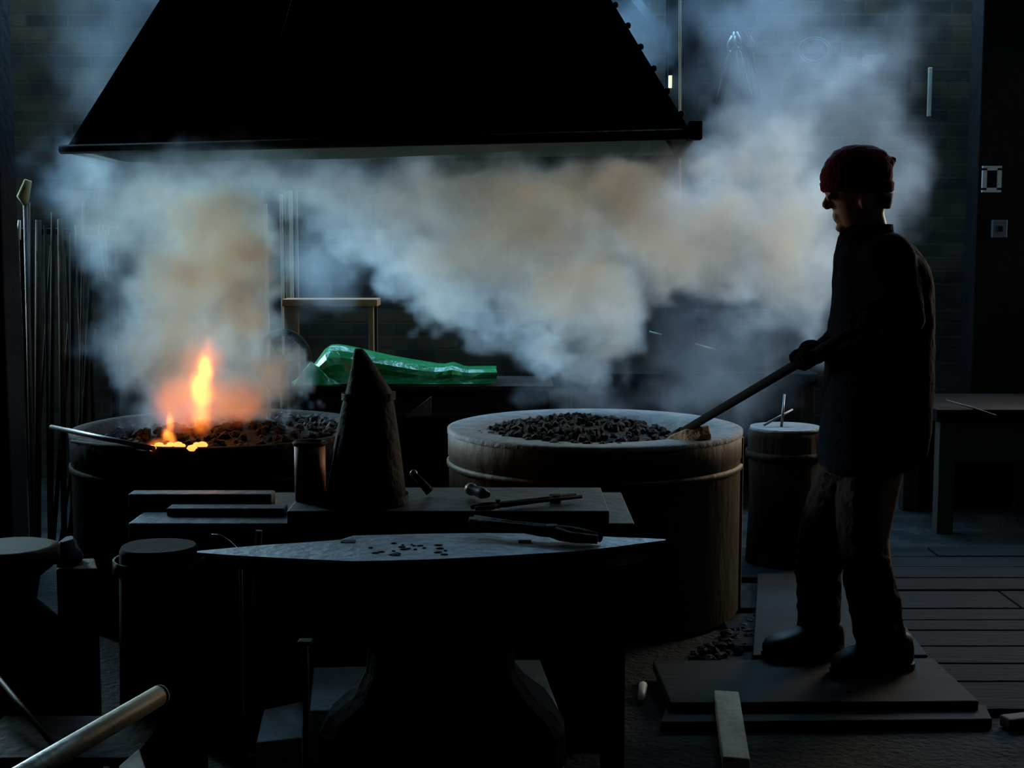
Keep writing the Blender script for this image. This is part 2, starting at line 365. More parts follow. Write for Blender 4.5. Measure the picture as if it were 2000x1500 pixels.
for i, ((ax_, ay_), (bx_, by_)) in enumerate(zip(tops, bots)):
    YB = 6.02; col_ = []
    zz = [(0.0, 5.99), (0.33, 6.0 + 0.05 * (i % 2)), (0.66, 6.04 - 0.05 * (i % 3)), (1.0, 6.10)]
    for (f_, Y_) in zz:
        px_, py_ = bx_ + (ax_ - bx_) * f_ + (6 if i % 2 else -6) * math.sin(f_ * 3), by_ + (ay_ - by_) * f_
        p = at(px_, py_, Y_); p.z = max(p.z, gz + 0.004); col_.append(p)
    top = col_[-1]; col_.append(Vector((top.x + 0.01, top.y + 0.12, top.z - 0.01))); col_.append(Vector((top.x, top.y + 0.25, gz + 0.01)))
    grid.append(col_)
tag(sheet('green_tarp', grid, TARP, None, None, sub=1), 'crumpled shiny green plastic tarp lying on the dark trough behind the metal cone', 'tarp')
for p_ in bpy.data.objects['green_tarp'].data.polygons: p_.use_smooth = False
fp = [at(574, 752, 5.97), at(590, 728, 5.98), at(607, 708, 6.0), at(622, 718, 5.98), at(640, 738, 5.965), at(664, 751, 5.955)]
fb = [Vector((p.x + 0.01, 5.93 + 0.012 * (k % 2), gz + 0.004)) for k, p in enumerate(fp)]
m = M(); nn = len(fp); ofs = Vector((0, 0.006, 0.003))
m.add(fb + fp + [p + ofs for p in fb] + [p + ofs for p in fp], [(i, i + 1, nn + i + 1, nn + i) for i in range(nn - 1)] + [(2 * nn + i, 3 * nn + i, 3 * nn + i + 1, 2 * nn + i + 1) for i in range(nn - 1)] + [(nn + i, nn + i + 1, 3 * nn + i + 1, 3 * nn + i) for i in range(nn - 1)])
m.build('folded_corner', TARP, bpy.data.objects['green_tarp'])
a = at(842, 775, 5.9); b = at(790, 815, 5.9); c_ = at(842, 812, 5.9)
m = M(); o_ = Vector((0, 0.03, 0)); m.add([a, b, c_, a + o_, b + o_, c_ + o_], [(0, 1, 2), (3, 5, 4), (0, 3, 4, 1), (1, 4, 5, 2), (2, 5, 3, 0)])
tag(m.build('sheet_offcut', PLATE), 'small triangular grey sheet offcut standing by the right edge of the cone', 'metal offcut')
# ------------------------------------------------------------------ work table with tools
TZ, PZ = 0.70, 0.735
p1 = atz(1240, 1022, TZ); p0 = atz(250, 1022, TZ)
t = empty('work_table', ((p0.x + p1.x) / 2, 3.7, 0), 'low dark work table with steel slab top behind the big anvil', 'table')
yf, yb = p1.y, p1.y + 0.44
M().box(((p0.x + p1.x) / 2, (yf + yb) / 2, TZ - 0.02), (p1.x - p0.x, yb - yf, 0.04)).build('tabletop', PLATE, t, 0.004)
for x in (p0.x + 0.05, p1.x - 0.05):
    for y in (yf + 0.05, yb - 0.05): M().box((x, y, (TZ - 0.04) / 2), (0.06, 0.06, TZ - 0.04)).build('leg', IRON, t, 0.004)
M().box(((p0.x + p1.x) / 2, yf + 0.03, 0.37), (p1.x - p0.x - 0.06, 0.012, 0.58)).build('front_panel', SOOT, t, 0.002)
M().box(((p0.x + p1.x) / 2, yb - 0.03, 0.37), (p1.x - p0.x - 0.06, 0.012, 0.58)).build('back_panel', SOOT, t, 0.002)
q1, q0 = atz(1190, 998, PZ), atz(560, 998, PZ)
tag(M().box(((q0.x + q1.x) / 2, (q1.y + 0.17), TZ + 0.0175), (q1.x - q0.x, 0.34, 0.035)).build('steel_plate', PLATE, None, 0.003), 'thick scratched steel plate lying on the work table under the cone', 'plate')
for (xa_, xb_, py, zz, lab) in ((250, 530, 965, TZ + 0.04, 'long flat steel bar, the rear one of two left of the cone'), (325, 555, 993, TZ + 0.02, 'long flat steel bar, the front one of two left of the cone')):
    a, b = atz(xa_, py, zz), atz(xb_, py, zz); h = zz - TZ
    tag(M().box(((a.x + b.x) / 2, a.y + 0.03, TZ + h / 2), (b.x - a.x, 0.06, h)).build('steel_bar', PLATE, None, 0.003), lab, 'steel bar', 'flat bars on the work table')
# cone mandrel
cb = atz(713, 983, PZ); rb = 82 * cb.y / F_PX
YC = cb.y
t = empty('metal_cone', (cb.x, YC, PZ), 'tall dark riveted sheet-metal cone with slanted cut tip standing on the table', 'cone')
def ring_px(xa_, xb_, py, n=40, tilt=0.0):
    a, b = at(xa_, py, YC), at(xb_, py, YC); c = (a + b) / 2; r = (b - a).length / 2
    return [c + Vector((r * math.cos(2 * PI * k / n), r * math.sin(2 * PI * k / n), tilt * math.cos(2 * PI * k / n))) for k in range(n)]
m = M(); r0 = ring_px(631, 795, 985); dz = PZ - r0[0].z
prof = [(631, 795, 985), (640, 789, 930), (656, 779, 850), (668, 770, 790), (675, 766, 765), (682, 748, 738), (687, 732, 712), (690, 716, 690), (693, 708, 681)]
rs = [ring_px(*p) for p in prof]
rs = [[Vector((p.x, p.y, max(p.z + (dz if i == 0 else 0), PZ))) for p in r] for i, r in enumerate(rs)]
m.rings(rs); m.build('shell', IRON, t)
for (xa_, xb_, py, h) in ((630, 796, 978, 0.016), (669, 771, 780, 0.010)):
    r = ring_px(xa_ - 2, xb_ + 2, py); r2_ = ring_px(xa_ - 1.5, xb_ + 1.5, py - 14); m = M(); m.rings([r, r2_], cap=False); m.build('band', IRON, t)
m = M(); m.tube([at(662, 850, YC - 0.11), at(640, 960, YC - 0.1)], 0.004, 6); m.build('lap_seam', IRON, t)
# rusty can beside the cone
cc = atz(600, 985, PZ); r_ = 31 * cc.y / F_PX; hc = at(600, 868, cc.y + 0.02).z - PZ
t = empty('rusty_can', (cc.x, cc.y + 0.06, TZ + 0.0), 'rusty brown open can standing just left of the metal cone', 'can')
M().lathe((cc.x, cc.y + 0.06, PZ + 0.001), [(r_, 0), (r_, hc), (r_ - 0.003, hc), (r_ - 0.003, 0.004), (0.001, 0.004)], 32).build('body', mat('orange_rust', (0.20, 0.065, 0.02), 0.6, 0.3, (0.10, 0.035, 0.015), 14, dim=1.6), t)
m = M(); m.lathe((cc.x, cc.y + 0.06, PZ + hc), [(r_ + 0.002, -0.008), (r_ + 0.005, -0.002), (r_ + 0.002, 0.003), (r_ - 0.003, 0.003)], 32, cap=False); m.build('rim', IRON, t)
# tools: hammer, tongs
def hammer(head_px, Yh, zt_, ang, hl, label, headlen=0.11, hr=0.017, tail=None, mt=STEEL):
    p = atz(head_px[0], head_px[1], zt_)
    t = empty('hammer', p, label, 'hammer')
    R = rotz(ang)
    d = R @ Vector((1, 0, 0)); s = R @ Vector((0, 1, 0))
    m = M(); z = Vector((0, 0, 0.02))
    m.tube([p + z - d * headlen * 0.5, p + z - d * headlen * 0.36, p + z - d * headlen * .30, p + z + d * headlen * 0.2, p + z + d * headlen * 0.5], [hr * 1.05, hr * 1.05, hr * 0.8, hr, hr * 0.5], 10)
    m.build('head', mt, t)
    M().tube([p + z * 0.9 - s * 0.02, p + z * 0.9 + s * hl], [0.011, 0.013], 8).build('handle', PALEWOOD, t)
    return t
hammer((935, 975), 3.5, PZ + 0.002, math.radians(-60), -0.02, 'small bright steel hammer head lying on the plate right of the cone', 0.10, 0.016)
def tongs(p0, p1, label, mt=IRON, spread=0.05, r=0.007, jaw=0.1, group=None):
    p0, p1 = Vector(p0), Vector(p1); d = (p1 - p0).normalized(); L_ = (p1 - p0).length
    side = d.cross(Vector((0, 0, 1)))
    if side.length < 0.3: side = Vector((1, 0, 0))
    side.normalize()
    t = empty('tongs', p0, label, 'tongs', group)
    piv = p0 + d * (L_ - jaw)
    for s in (1, -1):
        m = M(); m.tube([p0 + side * spread * s, p0.lerp(piv, 0.5) + side * spread * 0.7 * s, piv - d * 0.02 + side * 0.008 * s, piv + d * 0.02 - side * 0.012 * s, piv + d * jaw * 0.5 - side * 0.022 * s, p1 - side * 0.008 * s],
                        [r, r, r * 1.4, r * 1.6, r * 1.3, r * 1.1], 8)
        m.build('arm', mt, t)
    M().tube([piv + Vector((0, 0, -0.008)), piv + Vector((0, 0, 0.014))], r * 1.4, 10).build('rivet', mt, t)
    return t
AZ = 0.82
tongs(atz(922, 1015, AZ + 0.03) , atz(1170, 1052, AZ + 0.014), 'dark blacksmith tongs with heavy jaws lying across the anvil right side', IRON, 0.011, 0.0085, 0.10)
tongs(atz(1130, 968, PZ + 0.015), atz(925, 992, PZ + 0.012), 'thin dark tongs crossing behind the bright hammer head on the plate', IRON, 0.015, 0.005, 0.07)
m = M(); p = atz(1085, 985, PZ + 0.0); m.box(p + Vector((0, 0.03, 0.01)), (0.03, 0.03, 0.02)); tag(m.build('steel_nut', IRON, None, 0.003), 'small dark steel nut near the right end of the plate', 'nut')
p = atz(815, 930, PZ); 
t = empty('ball_punch', atz(815, 985, PZ), 'short slanted metal punch with a bright round tip beside the cone foot', 'punch')
a = at(808, 925, YC + 0.10); b = at(840, 985, YC + 0.10); b.z = PZ + 0.012
M().tube([a, b], [0.008, 0.013], 10).build('shaft', IRON, t); M().ball(a, 0.011).build('tip', STEEL, t)
# arcs and bits left of the anvil
OLDBLK = mat('dark_brown_wood', (0.03, 0.022, 0.015), 0.95, 0, (0.018, 0.013, 0.01), 8, spec=0.15)  # plain dark brown tone for the round block
t = empty('chopping_block', atz(310, 1075, 0.64), 'round brown wood block standing below the left end of the work table', 'block')
pc = atz(310, 1065, 0.70)
M().lathe((pc.x, pc.y, 0), [(0.105, 0), (0.10, 0.3), (0.095, 0.69), (0.090, 0.70)], 36).build('log', OLDBLK, t, 0, 0.006, 6)
M().lathe((pc.x, pc.y, 0), [(0.103, 0.64), (0.107, 0.64), (0.107, 0.67), (0.102, 0.67)], 36, cap=False).build('iron_hoop', IRON, t)
t = empty('hot_set', Vector((at(470,1100,2.95).x, 2.95, 0)), 'bright curved steel tool tip showing just above the left anvil horn', 'tool')
M().tube([at(413, 1045, 2.95), at(430, 1048, 2.95), at(446, 1058, 2.95), at(462, 1072, 2.95), at(470, 1110, 2.95), Vector((at(472, 1400, 2.95).x, 2.95, 0.003))], [0.003, 0.005, 0.005, 0.004, 0.004, 0.004], 8).build('bent_rod', STEEL, t)
pw = at(506, 1036, 3.2)
t2 = tag(M().tube([(pw.x - 0.06, 3.2, 0.003), pw], 0.009, 5, smooth=False).build('stick', PLATE), 'small pale leaning stick end standing behind the left anvil horn', 'stick')
# ------------------------------------------------------------------ double-horned anvil
t = empty('anvil', (-0.1, 2.7, 0.0), 'massive double-horned blacksmith anvil with pale worn face in the foreground', 'anvil')
near = [(385, 1079), (450, 1084), (520, 1088), (600, 1092), (690, 1096), (780, 1094), (850, 1092), (950, 1087), (1050, 1081), (1130, 1076), (1200, 1068), (1260, 1060), (1300, 1055)]
far = [(385, 1076), (450, 1070), (520, 1064), (600, 1059), (665, 1054), (690, 1046), (850, 1042), (950, 1041), (1050, 1042), (1130, 1045), (1200, 1049), (1260, 1051), (1300, 1053)]
nl = [atz(x, y, AZ) for x, y in near]; fl_ = [atz(x, y, AZ) for x, y in reversed(far)]
yc = 2.68
top = nl + fl_
n_ = len(top); xs = [p.x for p in top]; x0, x1 = min(xs), max(xs); xc = (x0 + x1) / 2
def lvl(z, px0, px1, depth, pw):
    Yl = yc - depth * 0.5; a, b = at(px0, 1200, Yl).x, at(px1, 1200, Yl).x; out = []
    for i, p in enumerate(top):
        u = (p.x - x0) / (x1 - x0) * 2 - 1; u = math.copysign(abs(u) ** 0.9, u)
        s = -1 if i < len(nl) else 1
        hd = depth * (max(0.0, 1 - abs(u) ** pw)) ** (1 / pw) + 0.002
        out.append(Vector(((a + b) / 2 + u * (b - a) / 2, yc + s * hd, z)))
    return out
def zat(py): return at(1000, py, yc - 0.1).z
rs = [top, [Vector((p.x, p.y, p.z - 0.006)) for p in top], lvl(zat(1118), 440, 1268, 0.105, 1.8), lvl(zat(1150), 500, 1235, 0.11, 2.6), lvl(zat(1190), 560, 1180, 0.10, 3), lvl(zat(1240), 640, 1075, 0.085, 4), lvl(zat(1285), 718, 1002, 0.075, 5),
      lvl(zat(1330), 712, 1006, 0.08, 5), lvl(zat(1375), 690, 1040, 0.10, 6), lvl(zat(1410), 640, 1085, 0.12, 6), lvl(zat(1440), 620, 1105, 0.13, 8), lvl(zat(1500), 620, 1108, 0.13, 8)]
body = M(); body.rings(rs[1:], smooth=False); body.build('body', mat('black_anvil_iron', (0.012, 0.010, 0.009), 0.9, 0, (0.018, 0.014, 0.012), 8, 0.4, 30, dim=.6, spec=0.04), t, 0.006)
M().rings(rs[:2], smooth=False).build('face', ANVTOP, t)
for (x_, y_, w_, d_) in ((680, 1058, 0.028, 0.024), (1025, 1058, 0.026, 0.022)):
    p = atz(x_, y_, AZ); M().box(p, (w_, d_, 0.003)).build('hardy_hole', SOOT, t)
foot = zat(1500)
random.seed(2); m = M()
for k in range(26):
    p = atz(720 + random.random() * 150 , 1058 + random.random() * 27, AZ); s_ = 0.002 + random.random() * 0.005
    m.ball(p + Vector((0, 0, 0.001)), (s_ * 1.5, s_, 0.0015), 6, 4)
tag(m.build('forge_scale', COAL), 'dark flakes of forge scale scattered on the anvil face', 'scale', None, 'stuff')
st = empty('anvil_stump', (-0.1, yc, 0), 'short thick dark timber stand carrying the big anvil', 'stand')
pa, pb = at(632, 1200, yc), at(1100, 1200, yc)
M().box(((pa.x + pb.x) / 2, yc, foot / 2), (pb.x - pa.x, 0.36, foot - 0.002)).build('timber', DARKWOOD, st, 0.01)
M().box(((pa.x + pb.x) / 2, yc - 0.182, foot * 0.6), (pb.x - pa.x + 0.02, 0.008, 0.05)).build('strap', IRON, st, 0.002)
# ------------------------------------------------------------------ foreground bits
def slab(name, quad, h, mt, label, cat, z=0.0, group=None):      # quad = 4 picture points of the top face at height z+h
    top_ = [atz(x, y, z + h) for x, y in quad]
    o = M().hexa([Vector((p.x, p.y, z)) for p in top_], top_).build(name, mt, None, 0.004)
    return tag(o, label, cat, group)
bq = [(1395, 1347, .078), (1443, 1350, .078), (1465, 1482, .045), (1412, 1478, .045)]
bt_ = [atz(x, y, z) for x, y, z in bq]; bb_ = [p + Vector((0, 0, -0.043)) for p in bt_]
tag(M().hexa(bb_, bt_).build('wood_block', mat('bleached_batten', (0.42, 0.42, 0.36), 0.8, 0, (0.30, 0.28, 0.22), 7, 0.3, 30, dim=1.2), None, 0.004), 'pale weathered wooden batten resting across the narrow front board', 'wood')
slab('wood_block', [(985, 1288), (1055, 1288), (1092, 1385), (1000, 1385)], 0.40, PALEWOOD, 'pale wooden block showing just right of the anvil waist', 'wood')
slab('concrete_block', [(612, 1303), (735, 1300), (735, 1385), (605, 1388)], 0.40, CONC, 'grey block showing just left of the anvil waist', 'block')
slab('concrete_block', [(515, 1385), (598, 1368), (590, 1440), (500, 1450)], 0.36, CONC, 'grey upright block by the lower left foot of the anvil', 'block')
p = atz(600, 1500, 0.3); pt = at(600, 1257, p.y)
t = empty('steel_stake', (p.x, p.y, 0), 'thin upright rusty steel stake left of the anvil waist', 'stake')
M().box((p.x, p.y, pt.z / 2), (0.012, 0.02, pt.z)).build('rod', RUST, t, 0.002); M().box((p.x, p.y, pt.z + 0.004), (0.03, 0.03, 0.008)).build('cap', IRON, t, 0.002)
# long pale handle rising into the frame at the lower left
a = at(60, 1505, 2.15); b = at(312, 1358, 2.45)
t = empty('pipe', b, 'pale round pipe sloping up in the lower left corner', 'pipe')
ext_ = a + (a - b) * 1.2
M().tube([ext_, a, b], 0.019, 20).build('tube_wall', mat('worn_pipe', (0.50, 0.42, 0.30), 0.45, 0.3, (0.38, 0.26, 0.14), 6, 0.2, 30, dim=.9), t)
M().tube([b, b + (b - a).normalized() * 0.006], [0.020, 0.018], 20).build('end_cap', PALEWOOD, t)
a, b = atz(-15, 1310, 0.42), atz(105, 1456, 0.36)
tag(M().tube([a, b], 0.006, 8).build('thin_rod', RUST), 'thin brown rod leaning down over the lower left plate', 'rod')
t = empty('low_bench', (-0.9, 2.1, 0), 'dark steel plate bench under the sloping pipe at lower left', 'bench')
a, b = atz(-80, 1480, 0.34), atz(265, 1480, 0.34)
M().box(((a.x + b.x) / 2, a.y + 0.13, 0.33), (b.x - a.x, 0.26, 0.02)).build('plate', IRON, t, 0.003)
for x in (a.x + 0.05, b.x - 0.04):
    for y in (a.y + 0.03, a.y + 0.22): M().box((x, y, 0.16), (0.04, 0.04, 0.32)).build('leg', IRON, t, 0.003)
slab('wood_wedge', [(232, 1495), (272, 1460), (285, 1500), (240, 1530)], 0.02, PALEWOOD, 'small pale wedge lying right of the pipe at the lower left', 'wood', 0.36)
# second anvil far left
t = empty('small_anvil', atz(20, 1100, 0.0), 'pale-topped anvil on a dark block at the left edge of the picture', 'anvil')
pc = atz(20, 1065, 0.66)
m = M(); rs = []
for (z, sx, sy) in ((0.66, 0.10, 0.10), (0.655, 0.118, 0.115), (0.62, 0.12, 0.115), (0.58, 0.07, 0.06), (0.52, 0.06, 0.055), (0.47, 0.11, 0.10), (0.44, 0.12, 0.11)):
    rs.append([Vector((pc.x + sx * math.cos(2 * PI * k / 32), pc.y + sy * math.sin(2 * PI * k / 32), z)) for k in range(32)])
m.rings(rs[:2] ).build('face', mat('dull_anvil_face', (0.05, 0.06, 0.055), 0.8, 0, (0.03, 0.036, 0.034), 9, dim=1, spec=0.1), t); M().rings(rs[1:]).build('body', IRON, t)
M().lathe((pc.x, pc.y, 0), [(0.118, 0), (0.115, 0.42), (0.11, 0.44)], 32).build('block', BARK, t, 0, 0.006, 6)
pr = atz(130, 1078, 0.0)
p = at(132, 1082, 3.6)
m = M(); rs = []
for k in range(6):
    z = k * 0.012; rs.append([Vector((p.x + (0.035 - k * 0.005) * math.cos(a_ * 0.785) * (1 + 0.3 * ((a_ * 7 + k) % 3)), p.y + 0.04 * math.sin(a_ * 0.785), p.z - 0.02 + z)) for a_ in range(8)])
bl_ = slab('bench_block', [(112, 1092), (185, 1090), (190, 1110), (110, 1112)], 0.585, DARKWOOD, 'dark wooden block right of the left-edge anvil, under the blue rag', 'block')
m.rings(rs); o = tag(m.build('blue_rag', BLUECLOTH), 'small crumpled blue rag on the dark block at the left', 'rag')
dzr = 0.587 - min(v.co.z for v in o.data.vertices); pr = atz(132, 1098, 0.585)
o.location = (pr.x - p.x, pr.y - p.y, dzr)
# ------------------------------------------------------------------ boards under the person
slab('loose_board', [(1275, 1290), (1822, 1285), (1912, 1369), (1310, 1372)], 0.035, BOARD, 'wide grey board on the floor carrying the person, front edge lit', 'board', 0.022, 'loose floor boards')
slab('loose_board', [(1300, 1378), (1925, 1376), (1938, 1404), (1290, 1410)], 0.03, BOARD, 'narrow grey board lying in front of the one the person stands on', 'board', 0.0, 'loose floor boards')
slab('loose_board', [(1480, 1120), (1690, 1120), (1812, 1279), (1470, 1279)], 0.012, BOARD, 'grey board on the floor behind the person, seen between the legs', 'board', 0.026, 'loose floor boards')
tag(M().tube([atz(1252, 1372, 0.008), atz(1256, 1338, 0.03)], [0.01, 0.014], 8).build('white_peg', WHITE), 'small white peg lying on the ground below the table corner', 'peg')
p = atz(1990, 1408, 0.02); tag(M().box(p, (0.10, 0.05, 0.035), rotz(0.3)).build('pink_scrap', mat('dull_pink', (0.3, 0.15, 0.18), 0.8), None, 0.006), 'dull pink scrap on the floor at the right edge', 'scrap')
random.seed(8); m = M()
for k in range(260):
    a_ = random.random(); q = atz(1330 + a_ * 230 + random.random() * 40, 1290 - a_ * 150 + random.random() * 40 - 10, 0.02)
    s_ = 0.006 + random.random() * 0.02; R = Matrix.Rotation(random.random() * 6, 3, 'X')
    m.ball(Vector((q.x, q.y, 0.0 + s_ * 0.5)), (s_, s_ * 0.8, s_ * 0.6), 5, 4, R)
m.sm = [False] * len(m.sm)
tag(m.build('coal_litter', COAL), 'coal crumbs littering the ground round the foot of the right forge', 'coal', None, 'stuff')
# ------------------------------------------------------------------ stump behind right
YS = 5.95; a, b = at(1463, 838, YS), at(1605, 838, YS); zt_ = at(1530, 838, YS).z; r_ = (b.x - a.x) / 2; cx_ = (a.x + b.x) / 2
t = empty('wood_stump', (cx_, YS, 0), 'tall round wooden stump with pale top between the right forge and the person', 'stump')
M().lathe((cx_, YS, 0), [(r_ * 1.04, 0), (r_ * 0.98, 0.3), (r_, zt_ - 0.02), (r_ * 0.98, zt_ - 0.002)], 40).build('trunk', BARK, t, 0, 0.01, 7)
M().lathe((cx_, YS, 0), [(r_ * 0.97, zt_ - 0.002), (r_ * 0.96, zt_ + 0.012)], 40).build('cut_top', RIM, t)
M().lathe((cx_, YS, 0), [(r_ + .004, zt_ - 0.12), (r_ + 0.012, zt_ - 0.12), (r_ + 0.012, zt_ - 0.09), (r_ + .004, zt_ - 0.09)], 40, cap=False).build('iron_hoop', IRON, t)
for (a_, b_, lab) in (((1492, 822), (1548, 800), 'pale steel chisel lying across the stump top'), ((1527, 800), (1532, 770), 'thin steel punch standing upright on the stump top')):
    p, q = at(*a_, YS - 0.02), at(*b_, YS + 0.03)
    if 'chisel' in lab: p.z = zt_ + 0.02
    else: p.z = zt_ + 0.014
    tag(M().tube([p, q], [0.006, 0.005], 8).build('chisel' if 'chisel' in lab else 'punch', STEEL), lab, 'tool')
# ------------------------------------------------------------------ dark machinery far back (behind the smoke) and bench
def workbench(px0, px1, py, Y, dep, label, bits):
    a, b = at(px0, py, Y), at(px1, py, Y); z = a.z
    t = empty('workbench', ((a.x + b.x) / 2, Y + dep / 2, 0), label, 'workbench')
    M().box(((a.x + b.x) / 2, Y + dep / 2, z - 0.03), (b.x - a.x, dep, 0.06)).build('bench_top', SOOT, t, 0.004)
    M().box(((a.x + b.x) / 2, Y + dep - 0.02, (z - 0.06) / 2), (b.x - a.x - 0.1, 0.03, z - 0.06)).build('back_panel', SOOT, t)
    for x in (a.x + 0.06, b.x - 0.06):
        for y in (Y + 0.05, Y + dep - 0.06): M().box((x, y, (z - 0.06) / 2), (0.08, 0.08, z - 0.06)).build('leg', DARKWOOD, t, 0.004)
    M().box(((a.x + b.x) / 2, Y + 0.04, z - 0.16), (b.x - a.x - 0.1, 0.04, 0.2)).build('drawer', DARKWOOD, t, 0.006)
    return z, a, b
z, a, b = workbench(1830, 2120, 800, 6.6, 0.7, 'long dark workbench in the gloom behind the person', 0)
tag(M().tube([at(1848, 782, 6.7), at(1895, 795, 6.62), at(1945, 812, 6.55)], 0.005, 6).build('thin_bar', RUST), 'thin brown bar lying slantwise on the far dark workbench', 'bar')
z, a, b = workbench(1110, 1600, 730, 7.35, 0.6, 'dark bench against the wall behind the right forge, seen through smoke', 0)
p0 = at(1300, 730, 7.6); z0 = z
t = empty('grindstone', (at(1430, 730, 7.6).x, 7.6, z0), 'dark grinding machine on the bench behind the right forge, veiled in smoke', 'machine')
gx = at(1430, 730, 7.6).x
M().box((gx, 7.6, z0 + 0.12), (0.5, 0.3, 0.24)).build('housing', SOOT, t, 0.03)
M().tube([(gx - 0.12, 7.6, z0 + 0.3), (gx + 0.0, 7.6, z0 + 0.3)], 0.15, 28).build('wheel', IRON, t)
M().tube([(gx - 0.28, 7.6, z0 + 0.3), (gx + 0.28, 7.6, z0 + 0.3)], 0.03, 12).build('axle', IRON, t); M().tube([at(1268, 648, 7.45), at(1400, 684, 7.45)], 0.007, 8).build('reflection_rod', STEEL, t); M().tube([at(1400, 684, 7.45), Vector((gx, 7.47, z0 + 0.2))], 0.012, 8).build('reflection_rod_arm', IRON, t)  # added pale rod stands in for reflected streaks; its arm only carries it
# sawhorse/shelf with orange-brown plank left of centre, with bars standing behind
Yq = 6.9
t = empty('wooden_rack', at(600, 700, Yq), 'brown wooden rack with orange-brown top plank behind the green tarp', 'rack')
a, b = at(556, 590, Yq), at(740, 578, Yq)
M().box(((a.x + b.x) / 2, Yq, a.z), (b.x - a.x, 0.18, 0.035)).build('top_plank', mat('orange_brown_wood', (0.36, 0.17, 0.08), 0.7, 0, (0.26, 0.12, 0.06), 6, dim=1.2), t, 0.003)
for px in (572, 727): 
    x = at(px, 600, Yq).x; M().box((x, Yq - 0.05, (a.z - 0.018) / 2), (0.07 if px < 600 else 0.025, 0.04, a.z - 0.018)).build('post', mat('brown_post', (0.26, 0.15, 0.08), 0.8, dim=1), t, 0.003)
    M().box((x, Yq + 0.06, (a.z - 0.018) / 2), (0.04, 0.04, a.z - 0.018)).build('post', DARKWOOD, t, 0.003)
M().box(((a.x + b.x) / 2, Yq + 0.06, 0.5), (b.x - a.x, 0.03, 0.05)).build('cross_rail', DARKWOOD, t, 0.002)
BARM = mat('pale_standing_bar', (0.55, 0.52, 0.48), 0.5, 0.3, (0.4, 0.37, 0.33), 8, dim=1.3)
for i, (px, pt_, w_, lab) in enumerate(((518, 398, 7, 'leftmost pale bar'), (549, 380, 6, 'thin pale bar, second from the left'), (560, 375, 9, 'brown edged bar in the middle'), (567, 372, 7, 'brightest pale bar'), (578, 374, 5, 'rightmost thin brown bar'))):
    Yb = 7.1 + 0.05 * (i % 2); tp = at(px, pt_, Yb); w2 = w_ * Yb / F_PX
    tag(M().box((tp.x, Yb, tp.z / 2), (w2, 0.012, tp.z)).build('standing_bar', BARM if i not in (2, 4) else PALEWOOD, None, 0.001), lab + ' of five standing upright behind the wooden rack', 'bar', 'bars standing behind the wooden rack')
# arc (old tyre / pipe bend) right of the left fire
Yw = 6.52; cc = at(553, 705, Yw); rr_ = 50 * Yw / F_PX
t = empty('wheel', (cc.x, Yw, cc.z), 'dark hooped wheel standing between the fire and the green tarp', 'wheel')
M().tube([Vector((cc.x + rr_ * math.cos(2 * PI * k / 40), Yw, cc.z + rr_ * 1.12 * math.sin(2 * PI * k / 40))) for k in range(41)], 0.018, 10, cap=False).build('rim', IRON, t)
for k in range(6): M().tube([cc, cc + Vector((rr_ * math.cos(k * PI / 3), 0, rr_ * 1.1 * math.sin(k * PI / 3)))], 0.008, 6).build('spoke', IRON, t)
M().tube([cc + Vector((0, -0.03, 0)), cc + Vector((0, 0.03, 0))], 0.03, 14).build('hub', IRON, t)
M().tube([cc + Vector((0, 0.02, 0)), Vector((cc.x, Yw + 0.02, 0))], 0.02, 8).build('stand', IRON, t)
# ------------------------------------------------------------------ bundle of bars at the left
t = empty('bar_rack', (at(110, 450, 6.8).x, 6.8, 0), 'dark iron rail rack holding the long bars at the left', 'rack')
a, b = at(40, 452, 6.75), at(212, 448, 6.75)
M().box(((a.x + b.x) / 2, 6.75, a.z), (b.x - a.x, 0.03, 0.03)).build('rail', IRON, t, 0.003)
M().box((a.x, 6.8, a.z / 2), (0.04, 0.04, a.z)).build('upright', IRON, t, 0.003); M().box((b.x, 6.8, b.z / 2 - 0.01), (0.04, 0.04, b.z)).build('upright', IRON, t, 0.003)
OLDRUST = mat('old_rust', (0.09, 0.06, 0.03), 0.9, 0, (0.05, 0.03, 0.02), 10, spec=0.1); OLDIRON = mat('old_black_iron', (0.03, 0.026, 0.024), 0.9, 0, (0.018, 0.016, 0.015), 10, spec=0.03)
random.seed(12)
rods = [(48, 352, 60), (62, 395, 58), (75, 430, 70), (88, 440, 92), (104, 415, 96), (118, 428, 122), (128, 470, 150), (140, 455, 138), (152, 440, 170), (163, 395, 150), (172, 470, 186), (182, 480, 150), (100, 480, 60), (146, 500, 100), (192, 640, 130), (176, 690, 112)]
names = ['shortish', 'tall', 'bent-looking', 'dull', 'straight', 'pale-edged', 'thin', 'square', 'thick', 'brown', 'slim', 'dark', 'slanting', 'low slanting', 'low leaning', 'lowest leaning']
for i, (px, py, bx) in enumerate(rods):
    Yr = 6.66 - 0.035 * (i % 4); tp = at(px, py, Yr); bp = atz(bx, 1040, 0.0); bp = Vector((at(bx, 950, Yr - 0.25).x, Yr - 0.25, 0.005))
    mt = OLDRUST if i in (5, 9, 2) else OLDIRON
    m = M(); r = 0.007 + 0.004 * (i % 3); m.tube([bp, tp], r, 6 if i % 2 else 10)
    tag(m.build('iron_bar', mt), names[i] + ' iron bar in the leaning bundle, number %d from the left post' % (i + 1) if i < 14 else names[i] + ' iron bar in the bundle, crossing low in front of the others', 'bar', 'iron bars leaning at the left')
t = empty('saw_blade', at(200, 500, 6.6), 'pale tapering blade hanging at the right end of the left rack', 'blade')
q = [at(190, 449, 6.72), at(207, 449, 6.72), at(210, 520, 6.72), at(205, 548, 6.72), at(200, 520, 6.72)]
o_ = Vector((0, 0.006, 0)); m = M(); m.hexa(q, [p + o_ for p in q]); m.build('steel_blade', mat('pale_blade', (0.6, 0.62, 0.6), 0.5, 0.2), t)
